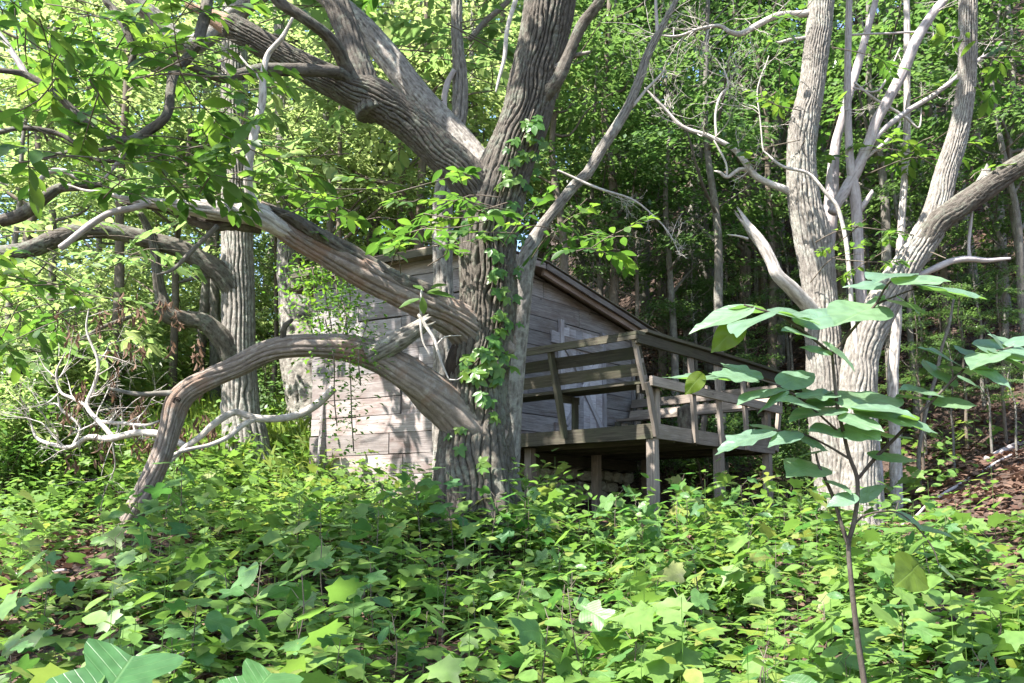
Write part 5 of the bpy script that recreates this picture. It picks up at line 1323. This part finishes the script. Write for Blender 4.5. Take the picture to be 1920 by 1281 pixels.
# sunny grass beyond the fallen limb
n = 26000
x = r.uniform(-12, -2.6, n); y = r.uniform(11.5, 26, n); ok = ~blocked(x, y) & (vnoise(np.stack([x / 1.2, y / 1.2, x * 0], 1)) > -.35); x, y = x[ok], y[ok]; n = len(x)
g = terrain(x, y) - .02; h = r.uniform(.25, .75, n); a = r.uniform(0, 6.28, n); wv = .012
cx, sn = np.cos(a), np.sin(a); bx, by = r.normal(0, .16, n), r.normal(0, .16, n)
V = np.stack([np.stack([x - wv * cx, y - wv * sn, g], 1), np.stack([x + wv * cx, y + wv * sn, g], 1), np.stack([x + bx * .4 + wv * .7 * cx, y + by * .4 + wv * .7 * sn, g + h * .65], 1), np.stack([x + bx, y + by, g + h], 1)], 1).reshape(-1, 3)
F = (np.array([(0, 1, 2), (0, 2, 3)])[None] + (np.arange(n) * 4)[:, None, None]).reshape(-1, 3)
tag(link("grass", leaf_mesh("grass", (V, F, np.repeat(r.random(n), 4)), M_GRASS)), "tall pale green grass in the sunny clearing at left", "grass", kind='stuff')

# ------------------------------------------------------------------ seedlings with big leaves, one object per leaf
def big_leaf(tplt, name, mat, tint):
    V, T = tplt
    V2, T2 = V, T
    return mesh_np(name, V2, T2, {'tint': np.full(len(V2), tint), 'lco': V2}, True, mat)
def refine(tpl, n=1):
    """Split every triangle in four so that veined leaves bend smoothly."""
    V, T = tpl; V = [tuple(v) for v in V]
    for _ in range(n):
        idx = {}; T2 = []
        def mid(a, b2):
            k = (min(a, b2), max(a, b2))
            if k not in idx: idx[k] = len(V); V.append(tuple((np.array(V[a]) + np.array(V[b2])) / 2))
            return idx[k]
        for a, b2, c in T:
            d, e, f = mid(a, b2), mid(b2, c), mid(c, a); T2 += [(a, d, f), (d, b2, e), (f, e, c), (d, e, f)]
        T = T2
    return np.array(V), np.array(T)
def soften(tpl):
    """Round the outline of a fan shaped leaf between its points."""
    V, T = tpl; O = V[1:]; n = len(O); out = []
    if len(T) != n: return tpl
    for i in range(n):
        p0, p1, p2, p3 = O[i-1], O[i], O[(i+1) % n], O[(i+2) % n]
        out += [p1, (-p0 + 9 * p1 + 9 * p2 - p3) / 16]
    m = len(out)
    return np.vstack([V[:1], out]), np.array([(0, 1 + i, 1 + (i + 1) % m) for i in range(m)])
def ripple(tpl, seed, amt=.03):
    V, T = refine(soften(tpl)); r2 = np.random.default_rng(seed)
    V = V.copy(); V[:, 2] += amt * vnoise(V * 3.5 + r2.random(3) * 50) + .5 * amt * vnoise(V * 8 + r2.random(3) * 50)
    V[:, 0] *= r2.uniform(.88, 1.1)
    return V, T
tul = [big_leaf(ripple(TULIP, k), "leaf", M_LTUL, q) for k, q in enumerate((0, .2, .4, .6))]
egg = [big_leaf(ripple(CHEST, k + 50, .05), 'leaf', M_LTUL, q) for k, q in enumerate((0, .3, .6))]
map_ = [big_leaf(ripple(MAPLE, k + 9), "leaf", M_LTUL, q) for k, q in enumerate((.1, .5))]
bro = [big_leaf(ripple(BROADLEAF, k + 20, .04), "leaf", M_LSAP, q) for k, q in enumerate((0, .3, .6))]
lob = [big_leaf(ripple(LOBED, k + 30, .04), "leaf", M_LSAP, q) for k, q in enumerate((0, .4))]
yel = [big_leaf(ripple(BROADLEAF, 41, .05), "leaf", M_LYEL, 0)]
def seedling(seed, H, nl, size, meshes):
    r2 = np.random.default_rng(seed)
    t = thing("seedling", "x", "plant", (0, 0, 0))
    pts = [[0, 0, -.06, .006]] + [[r2.normal(0, .02) * u, r2.normal(0, .02) * u, H * u, .006 * (1 - .6 * u)] for u in (.33, .66, 1)]
    parts = [sweep(pts, seg=6, step=.06, lump=.05, seed=seed)]
    for k in range(nl):
        u = (k + 1) / nl; z = H * (.30 + .70 * u); a = k * 2.4 + r2.random()
        pl = size * r2.uniform(.4, .8) * (1.15 - .5 * u); q = np.array([math.cos(a), math.sin(a), .55 + .5 * u])
        e = np.array([0, 0, z]) + unit(q) * pl
        parts.append(sweep([[0, 0, z, .0022], [*(np.array([0, 0, z]) + unit(q) * pl * .5), .0018], [*e, .0014]], seg=4, step=.1, lump=0, seed=k))
        f = unit([math.cos(a), math.sin(a), r2.normal(-.18, .15)]); nn = unit(np.array([0, 0, 1.0]) + r2.normal(0, .38, 3)); s3, f3, n3 = frames(f[None], nn[None])
        M = axes_matrix(e, s3[0], f3[0], n3[0]) @ Matrix.Scale(size * r2.uniform(.75, 1.15) * (1.05 - .3 * (u > .85)), 4)
        link("leaf", meshes[int(r2.integers(len(meshes)))], t, M)
    J = join(parts); link("stem", mesh_np("stem", J[0], [J[1], J[2]], {'bco': J[3]}, True, M_TWIG), t)
    return t
protos = [seedling(700 + k, (.62, .52, .74, .42, .58, .64)[k], (8, 7, 9, 6, 7, 8)[k], (.165, .155, .175, .14, .15, .16)[k], (tul, egg, tul, map_, egg + map_[:1], tul + map_)[k]) for k in range(6)]
GSD = "broad leaved seedlings in the ground cover"
first = set()
def put_seedling(px, py, d, k, label=None, sc=1.0):
    """py is the height of the plant's top in the photo."""
    c = W(px, py, d); g = tz(c[0], c[1])
    lbl = label or "young seedling with wide four pointed leaves standing in the ground cover"
    if k not in first:
        first.add(k); t = protos[k]; t.location = Vector((c[0], c[1], g)); t.scale = (sc,) * 3; t.rotation_euler = (rng.normal(0, .1), rng.normal(0, .1), rng.uniform(0, 6.28)); t['label'] = lbl; t['group'] = GSD
        return t
    return dup(protos[k], (c[0], c[1], g), rng.uniform(0, 6.28), sc, lbl, GSD)
named = [(1150, 955, 7.3, 0, "bright sunlit seedling with pale wide leaves just below the deck", 1.05), (1205, 970, 6.9, 2, None, .85), (1085, 965, 7.0, 1, None, .9), (620, 1065, 4.7, 2, "seedling with big upright leaves left of the picture's middle foreground", 1.0),
         (480, 1090, 4.6, 0, None, 1.05), (430, 1100, 4.9, 1, None, 1.0), (560, 1130, 4.3, 4, None, 1.0), (830, 1070, 5.2, 3, None, 1.1), (700, 1000, 6.2, 2, None, .9), (1060, 1090, 4.8, 4, None, 1.0), (1110, 1140, 4.2, 2, None, .95),
         (1180, 1170, 4.1, 0, None, 1.0), (1240, 1040, 5.6, 1, None, 1.1), (1320, 1050, 5.4, 2, None, 1.05), (1380, 1000, 6.6, 4, None, 1.1), (1290, 1130, 4.3, 5, None, 1.05), (1420, 1180, 3.9, 1, None, 1.0), (1000, 1180, 4.0, 0, None, 1.0),
         (1400, 960, 7.8, 0, "seedling in front of the middle deck leg", 1.0), (1270, 985, 7.2, 4, None, 1.0), (960, 930, 7.0, 5, None, .9), (720, 850, 8.2, 5, None, 1.0), (660, 880, 8.0, 3, None, 1.2), (340, 870, 6.4, 2, "seedling with wide dark leaves in front of the bent limb's foot", 1.1),
         (235, 920, 6.0, 1, None, 1.0), (560, 940, 6.8, 0, None, .9), (600, 960, 6.6, 4, None, .9), (880, 1190, 3.8, 3, None, 1.0), (1530, 1010, 7.0, 5, None, .9), (1680, 1010, 6.8, 3, None, .9), (1760, 1080, 5.4, 5, None, 1.0), (1850, 1150, 4.6, 1, None, 1.0), (1480, 1250, 3.4, 4, None, .9),
         (1700, 1200, 4.0, 3, None, .9), (350, 1180, 4.2, 5, None, .9), (740, 1180, 4.0, 1, None, .9), (850, 960, 6.9, 2, None, 1.0), (915, 960, 6.9, 0, None, 1.05), (790, 950, 7.1, 5, None, 1.0), (985, 950, 7.0, 2, None, 1.0), (880, 950, 6.6, 4, None, .9), (250, 950, 6.7, 4, None, 1.0), (300, 960, 6.6, 5, None, 1.0), (200, 960, 6.7, 1, None, 1.1), (1600, 960, 8.3, 5, None, .9), (1540, 960, 8.4, 2, None, .8), (1650, 960, 8.2, 4, None, .9)]
for a in named: put_seedling(*a)
r = np.random.default_rng(620); cnt = 0
while cnt < 75:
    y = r.uniform(3.7, 9.2); x = r.uniform(-.6, .62) * y; px = 960 + FPX * x / y
    if blocked(np.array([x]), np.array([y]))[0] or under_deck(np.array([x]), np.array([y]))[0]: continue
    if (px < 300 and y > 6.3) or (x > 3.2 and y > 8): continue
    if px < 950 and r.random() < .45: continue
    k = int(r.integers(6)); cnt += 1
    dup(protos[k], (x, y, tz(x, y)), r.uniform(0, 6.28), r.uniform(.45, .95), "young seedling with wide four pointed leaves standing in the ground cover", GSD)
# two close plants cut by the lower edge of the picture
def close_plant(label, lv, foot):
    p = W(*foot); t = thing("seedling", label, "plant", [p[0], p[1], tz(p[0], p[1])]); parts = []
    for k, (x0, y0, x1, y1, d0, d1, tilt) in enumerate(lv):
        a, b2 = W(x0, y0, d0), W(x1, y1, d1); f = b2 - a; Lg = np.linalg.norm(f); s3, f3, n3 = frames(f[None], np.array([[tilt, -.55, .9]]))
        link("leaf", tul[k % 4], t, axes_matrix(a, s3[0], f3[0], n3[0]) @ Matrix.Scale(Lg * 1.1, 4))
        m = (p + a) / 2; parts.append(sweep([[p[0], p[1], tz(p[0], p[1]) - .03, .005], [m[0], m[1], m[2], .004], [*a, .002]], seg=6, step=.08, lump=0, seed=k))
    J = join(parts); link("stem", mesh_np("stem", J[0], [J[1], J[2]], {'bco': J[3]}, True, M_TWIG), t)
close_plant("large close seedling with blue green lobed leaves at the bottom left edge", [(175, 1335, 262, 1195, 2.2, 2.42, .25), (150, 1330, 60, 1330, 2.2, 2.3, -.2), (230, 1345, 320, 1290, 2.2, 2.35, .2)], (190, 1400, 2.25))
close_plant("close seedling at the bottom edge right of the largest leaf", [(455, 1320, 520, 1240, 2.3, 2.45, .2), (430, 1330, 380, 1300, 2.3, 2.4, -.2)], (450, 1420, 2.35))

# ------------------------------------------------------------------ big leaved sapling in the right foreground
SD_ = 3.3
sp = thing("sapling", "slim dark stemmed sapling with very large flat leaves in the right foreground", "tree", root_at(1612, 1281, SD_))
b0 = W(1622, 1281, SD_); g0 = tz(b0[0], b0[1])
stemC = np.vstack([[[b0[0] + .02, b0[1], g0 - .1, .0135], [b0[0] + .01, b0[1], (g0 + b0[2]) / 2, .012]], px_ctrl([(1620, 1281, 11), (1607, 1190, 10), (1596, 1090, 9), (1591, 1022, 8.5), (1600, 985, 9), (1607, 940, 8), (1607, 895, 8), (1592, 855, 7), (1580, 805, 7), (1571, 766, 7), (1565, 715, 6), (1560, 664, 5)], SD_)])
limb("stem", sp, stemC, M_STEM, seg=12, step=.03, lump=.08, seed=800)
sb = [[(1591, 1022, 8), (1578, 985, 8), (1565, 940, 7), (1548, 900, 6), (1535, 872, 5), (1530, 850, 4)], [(1560, 664, 6), (1515, 628, 5), (1468, 594, 5), (1430, 582, 4), (1395, 572, 3)], [(1560, 664, 6), (1582, 638, 6), (1612, 602, 5), (1642, 571, 5), (1659, 541, 4), (1680, 517, 3)],
      [(1642, 571, 4), (1680, 555, 3), (1720, 540, 2)], [(1607, 900, 6), (1642, 858, 7), (1680, 820, 6), (1706, 792, 6), (1745, 755, 5), (1777, 722, 5), (1808, 692, 4)], [(1777, 722, 3), (1787, 705, 3), (1783, 690, 2)], [(1579, 816, 5), (1550, 790, 4), (1515, 759, 4), (1464, 725, 4), (1428, 712, 3)], [(1808, 692, 3), (1850, 665, 3), (1900, 650, 3)],
      [(1592, 860, 5), (1550, 835, 4), (1500, 812, 4), (1450, 808, 3)], [(1600, 985, 4), (1625, 965, 4), (1680, 960, 3), (1720, 990, 3), (1750, 1030, 3), (1760, 1060, 2)]]
for k, pts in enumerate(sb): limb("twig", sp, px_ctrl(pts, SD_), M_STEM, seg=8, step=.03, lump=.06, seed=810 + k)
# base px, tip px, length in depth, tilt towards the viewer, mesh
SL = [(1412, 575, 1288, 612, .10, 0), (1440, 588, 1375, 612, -.22, 0), (1435, 580, 1352, 580, .15, 0), (1462, 590, 1542, 596, -.18, 0), (1470, 594, 1500, 570, .2, 0), (1500, 612, 1610, 570, .1, 0), (1392, 604, 1332, 660, .03, 9), (1520, 632, 1470, 610, -.1, 0), (1545, 640, 1610, 690, -.05, 9 if False else 0),
      (1665, 540, 1580, 530, .1, 0), (1672, 530, 1785, 515, -.08, 0), (1690, 515, 1640, 512, -.2, 0), (1690, 530, 1800, 548, -.05, 0), (1720, 540, 1855, 545, .1, 0), (1660, 556, 1600, 590, -.05, 0), (1640, 575, 1570, 590, -.2, 0), (1650, 560, 1740, 575, .0, 0),
      (1428, 712, 1352, 672, .12, 1), (1420, 714, 1330, 690, -.08, 1), (1395, 715, 1240, 690, .05, 1), (1318, 700, 1288, 735, .02, 9), (1464, 725, 1530, 690, .15, 0), (1470, 728, 1380, 745, -.1, 0), (1480, 735, 1415, 770, -.05, 0), (1515, 759, 1600, 745, .1, 0), (1500, 750, 1560, 720, .18, 0), (1530, 765, 1460, 740, -.2, 0),
      (1575, 780, 1660, 800, -.12, 0), (1590, 765, 1680, 725, .12, 0), (1570, 740, 1490, 735, -.15, 1), (1600, 770, 1768, 790, -.05, 1), (1600, 760, 1720, 770, -.25, 0), (1575, 810, 1520, 800, -.2, 0), (1580, 800, 1650, 815, -.1, 0),
      (1706, 792, 1700, 770, -.2, 0), (1745, 755, 1835, 752, -.1, 0), (1745, 750, 1680, 735, .1, 0), (1760, 740, 1690, 720, -.1, 0), (1777, 722, 1740, 665, .2, 0), (1790, 690, 1820, 690, .25, 0), (1808, 692, 1730, 640, .1, 0), (1812, 690, 1880, 690, -.1, 0), (1830, 675, 1790, 640, .15, 0), (1860, 660, 1930, 690, -.12, 0),
      (1880, 655, 1850, 610, .1, 0), (1890, 650, 1960, 620, .05, 0), (1870, 660, 1820, 680, -.18, 0), (1450, 808, 1335, 835, -.05, 1), (1455, 808, 1400, 790, .15, 0), (1480, 812, 1560, 840, -.1, 1), (1500, 812, 1440, 830, -.2, 0), (1535, 872, 1480, 880, -.1, 0), (1530, 850, 1500, 850, .1, 0), (1548, 900, 1600, 920, -.15, 0),
      (1680, 960, 1730, 985, -.1, 0), (1735, 1010, 1700, 1040, .1, 0), (1722, 1058, 1690, 1092, .02, 9), (1760, 1060, 1800, 1090, .05, 0), (1720, 990, 1790, 1000, .1, 0), (1560, 665, 1500, 645, .12, 0), (1571, 766, 1480, 775, -.16, 0), (1607, 940, 1660, 905, .15, 0), (1900, 650, 1860, 625, .15, 0), (1850, 665, 1935, 640, .1, 0), (1820, 685, 1900, 720, -.12, 0), (1880, 655, 1945, 665, -.2, 0), (1795, 705, 1850, 730, -.15, 0), (1640, 860, 1720, 850, .1, 0), (1680, 820, 1620, 800, .15, 0), (1680, 555, 1735, 590, -.15, 0), (1607, 930, 1550, 945, -.12, 0)]
r = np.random.default_rng(640)
for (x0, y0, x1, y1, dz, kind) in SL:
    a = W(x0, y0, SD_ + r.normal(0, .05)); b2 = W(x1, y1, SD_ + dz * .8 + r.normal(0, .06)); f = b2 - a
    Lg = np.linalg.norm(f); Lg = max(Lg, .11); nn = unit(np.array([r.normal(0, .22), -.52 + r.normal(0, .15), 1.0]))
    if kind == 9: nn = unit(np.array([.1, -1.0, .35]))
    s3, f3, n3 = frames(f[None], nn[None])
    me = yel[0] if kind == 9 else lob[int(r.integers(2))] if kind == 1 else bro[int(r.integers(3))]
    M = axes_matrix(a, s3[0], f3[0], n3[0]) @ Matrix.Diagonal((Lg * .98, Lg * .96, Lg * .96, 1))
    o = link("leaf", me, sp, M)
    if kind == 9: o['label'] = "yellow green leaf"

# ------------------------------------------------------------------ creeper on the old trunk, vines by the cabin
def creeper_leaf(seed):
    r2 = np.random.default_rng(seed); a = np.linspace(-1.9, 1.9, 5); c = np.zeros((5, 3))
    V, F, T = leaves(OVATE, c, np.stack([np.sin(a), np.cos(a), r2.normal(-.1, .1, 5)], 1), np.stack([r2.normal(0, .15, 5), r2.normal(0, .15, 5), np.ones(5)], 1), np.array([.6, .85, 1, .85, .6]), np.full(5, r2.random() * .5))
    return mesh_np("leaf", V, F, {'tint': T}, True, M_LVINE)
crl = [creeper_leaf(k) for k in range(4)] + [mesh_np("leaf", *MAPLE, {'tint': np.full(len(MAPLE[0]), .2)}, True, M_LVINE)]
vn = thing("creeper", "green creeper climbing the front of the old forked trunk", "vine", [*W(905, 940, 7.45)[:2], tz(*W(905, 940, 7.45)[:2])])
vine_pts = [(1000, 215), (985, 235), (1010, 240), (965, 262), (990, 270), (1012, 265), (960, 288), (975, 300), (950, 312), (990, 290), (1005, 300), (960, 335), (935, 345), (985, 345), (1010, 330), (900, 400), (930, 385), (960, 380), (985, 400), (870, 415), (905, 440), (940, 430), (975, 440), (925, 465),
            (955, 500), (940, 510), (925, 520), (965, 515), (945, 590), (930, 600), (955, 605), (940, 620), (905, 650), (920, 660), (900, 665), (930, 655), (945, 665), (880, 668), (915, 690), (935, 695), (950, 690), (900, 700), (890, 705), (925, 710), (840, 725), (850, 730), (905, 745), (915, 750), (928, 770), (870, 800), (850, 795),
            (835, 790), (840, 815), (930, 775), (885, 720), (940, 545), (952, 560), (905, 760), (870, 685), (915, 640), (820, 750), (830, 760), (808, 745), (860, 840), (905, 880), (890, 870)]
r = np.random.default_rng(650)
tA_ = catmull(trunkC, .02)
for (px, py) in vine_pts:
    for q in range(2 if py < 720 else 1):
        d = ray(px + r.normal(0, 7), py + r.normal(0, 7)); d = d / d[1]
        zt_ = EYE[2] + d[2] * MT; i = int(np.argmin(np.abs(tA_[:, 2] - zt_))); R_ = tA_[i, 3]; cx = tA_[i, 0]
        x_ = d[0] * MT; off = np.clip((x_ - cx) / R_, -1, 1); Y = MT - R_ * math.sqrt(max(.0, 1 - off * off)) - r.uniform(.05, .12)
        p = EYE + d * Y; nn = unit([off * .6 + r.normal(0, .25), -.8, .55 + r.normal(0, .2)]); f = unit([r.normal(0, .6), -.25, -.6 + r.normal(0, .3)])
        s3, f3, n3 = frames(f[None], nn[None])
        link("leaf", crl[int(r.integers(4 if r.random() < .75 else 5))], vn, axes_matrix(p, s3[0], f3[0], n3[0]) @ Matrix.Scale(r.uniform(.07, .125), 4))
for k, pts in enumerate([[(915, 930), (905, 860), (920, 770), (905, 680), (940, 600), (935, 500), (925, 420), (955, 330), (985, 250), (1000, 205)], [(850, 900), (835, 800), (845, 730), (880, 690), (910, 660)]]):
    C = []
    for px, py in pts:
        d = ray(px, py); d = d / d[1]; zt_ = EYE[2] + d[2] * MT; i = int(np.argmin(np.abs(tA_[:, 2] - zt_))); R_ = tA_[i, 3]; off = np.clip((d[0] * MT - tA_[i, 0]) / R_, -.95, .95)
        C.append([*(EYE + d * (MT - R_ * math.sqrt(1 - off * off) - .015)), .006])
    limb("stem", vn, np.array(C), M_TWIG, seg=6, step=.05, wob=.01, seed=850 + k)
# bright sprig in front of the dead limb
SPG = [(790, 560, 748, 572, .0), (792, 556, 795, 588, .02), (800, 550, 852, 552, .05), (795, 545, 775, 532, .05), (808, 540, 838, 530, .08), (800, 548, 825, 540, -.05)]
for (x0, y0, x1, y1, dz) in SPG:
    a = W(x0, y0, 6.9); b2 = W(x1, y1, 6.9 + dz); f = b2 - a; s3, f3, n3 = frames(f[None], np.array([[.0, -.7, .9]]))
    link("leaf", lm[2], oak, axes_matrix(a, s3[0], f3[0], n3[0]) @ Matrix.Scale(np.linalg.norm(f) * 1.05, 4))
def hanging_vine(label, spots, seed, n, leaf, spread, base):
    t = thing("climbing_vine", label, "vine", base); r2 = np.random.default_rng(seed); parts = []; out = []
    for pts in spots:
        C = px_ctrl([(a, b2, d, 2.6) for a, b2, d in pts]); parts.append(sweep(C, seg=5, step=.08, wob=.03, lump=0, seed=int(r2.integers(1e5))))
        A = catmull(C, .05); i = r2.integers(0, len(A), n); P = A[i, :3] + r2.normal(0, spread, (n, 3)); a = r2.uniform(0, 6.28, n)
        out.append(leaves(SIMPLE, P, np.stack([np.cos(a), np.sin(a), r2.normal(-.3, .3, n)], 1), np.stack([r2.normal(0, .4, n), r2.normal(-.3, .4, n), np.ones(n)], 1), leaf * r2.uniform(.6, 1.2, n), r2.random(n)))
    J = join(parts); link("stems", mesh_np("stems", J[0], [J[1], J[2]], {'bco': J[3]}, True, M_TWIG), t)['kind'] = 'stuff'
    link("foliage", leaf_mesh("foliage", cat_leaves(out), M_LVINE), t)['kind'] = 'stuff'
    return t
hanging_vine("small leaved vine trailing over the bent dead limb at the cabin's left corner", [[(640, 560, 7.9), (650, 620, 7.5), (655, 680, 7.3), (660, 760, 7.4), (665, 850, 7.6)], [(610, 600, 7.7), (620, 660, 7.3), (625, 720, 7.4), (630, 800, 7.6)], [(690, 600, 7.4), (672, 660, 7.2), (675, 720, 7.3)]], 900, 260, .055, .11, root_at(650, 860, 7.6))
hanging_vine("green vine covering the cabin's left end above the bent limb", [[(600, 480, 9.6), (610, 560, 9.5), (620, 620, 9.5)], [(560, 500, 9.9), (580, 580, 9.8), (590, 660, 9.8)], [(640, 500, 9.4), (655, 560, 9.4), (640, 640, 9.4)], [(580, 470, 9.3), (590, 540, 9.3), (600, 620, 9.3)], [(620, 450, 9.4), (630, 520, 9.3), (640, 600, 9.2)]], 901, 280, .075, .18, root_at(610, 850, 9.5))
# fallen sticks
for i, (pts, lbl) in enumerate([([(1370, 975, 7.5, 5), (1450, 905, 9, 5), (1520, 880, 10, 3)], "thin fallen stick leaning near the right deck leg"), ([(1690, 990, 9, 5), (1800, 940, 10, 6), (1900, 900, 10.5, 4)], "long fallen stick lying on the brown slope"), ([(1850, 900, 11, 12), (1890, 870, 11.2, 11), (1930, 830, 11.5, 9)], "thick curved root like branch at the right edge of the slope"),
                               ([(30, 1000, 6.6, 10), (80, 1010, 6.5, 10), (130, 1000, 6.5, 6)], "short fallen stick on the litter at far left"), ([(300, 1115, 5, 12), (380, 1120, 5, 14), (430, 1125, 5, 10)], "rotting log piece among the ground cover at left")]):
    C = px_ctrl(pts); C[:, 2] = [tz(a, b2) + .03 for a, b2 in C[:, :2]]
    t = thing("fallen_stick", lbl, "stick", C[0, :3]); limb("wood", t, C, M_SMOOTH, seg=9, step=.06, wob=.02, lump=.12, seed=910 + i)

# ------------------------------------------------------------------ each repeat gets words that lead to it
ORD = ("first second third fourth fifth sixth seventh eighth ninth tenth eleventh twelfth thirteenth fourteenth fifteenth sixteenth seventeenth eighteenth nineteenth twentieth twenty-first twenty-second twenty-third twenty-fourth twenty-fifth twenty-sixth twenty-seventh twenty-eighth twenty-ninth thirtieth thirty-first thirty-second thirty-third thirty-fourth thirty-fifth thirty-sixth thirty-seventh thirty-eighth thirty-ninth fortieth").split()
def pxof(p):
    v = np.array(p) - EYE; d = v @ FWD
    return 960 + FPX * v[0] / d, 640.5 + SHIFT - FPX * (v @ UPV) / d
def zone_seed(px, py, y):
    if py > 1281: return "along the bottom edge"
    if px < 330: return "at far left"
    if px < 620: return "right of the bent limb's foot" if y > 5.6 else "in the near left foreground"
    if px < 860: return "left of the old trunk's foot" if y > 5.6 else "in the near foreground left of centre"
    if px < 1130: return "at the old trunk's foot" if y > 5.8 else "in the near foreground below the old trunk"
    if px < 1500: return "below the deck" if y > 5.8 else "in the near foreground below the deck"
    if px < 1700: return "around the sapling's stem"
    return "at far right"
def zone_tree(px, py, y):
    if px < 250: return "beyond the dead brush"
    if px < 560: return "near the straight grey trunk"
    if px < 820: return "between grey trunk and old tree"
    if px < 1080: return "behind the old tree's fork"
    if px < 1240: return "above the cabin roof"
    if px < 1340: return "above the deck's front corner"
    if px < 1500: return "above the deck's far end"
    if px < 1660: return "behind the tall pale trunk"
    if px < 1800: return "behind the leaning forked tree"
    return "at the far right edge"
def relabel(key, kindword, zone):
    b = {}
    for o in list(COL.objects):
        if o.parent is None and o.get('group') == key:
            V = o.location; zz = [c for c in o.children if c.name.startswith(('crown', 'foliage'))]
            px, py = pxof((V[0], V[1], V[2] + (5 * o.scale[0] if key == GU else 0)))
            b.setdefault(zone(px, py, V[1]), []).append((px, V[1], o))
    for zn, lst in b.items():
        lst.sort(key=lambda t: t[0])
        for i, (px, y, o) in enumerate(lst):
            if len(lst) == 1: o['label'] = "%s %s" % (kindword, zn)
            else: o['label'] = "%s %s, %s from left there" % (kindword, zn, ORD[i])
keepl = {o.name: o['label'] for o in COL.objects if o.get('group') == GSD and "seedling with wide four pointed leaves standing" not in o['label'] and o['label'] != 'x'}
relabel(GSD, "green seedling", zone_seed)
for k, v in keepl.items(): bpy.data.objects[k]['label'] = v
relabel(GW, "slim woodland trunk", zone_tree)
relabel(GU, "flat layered small tree", zone_tree)
relabel(GS, "low leafy shrub", zone_tree)
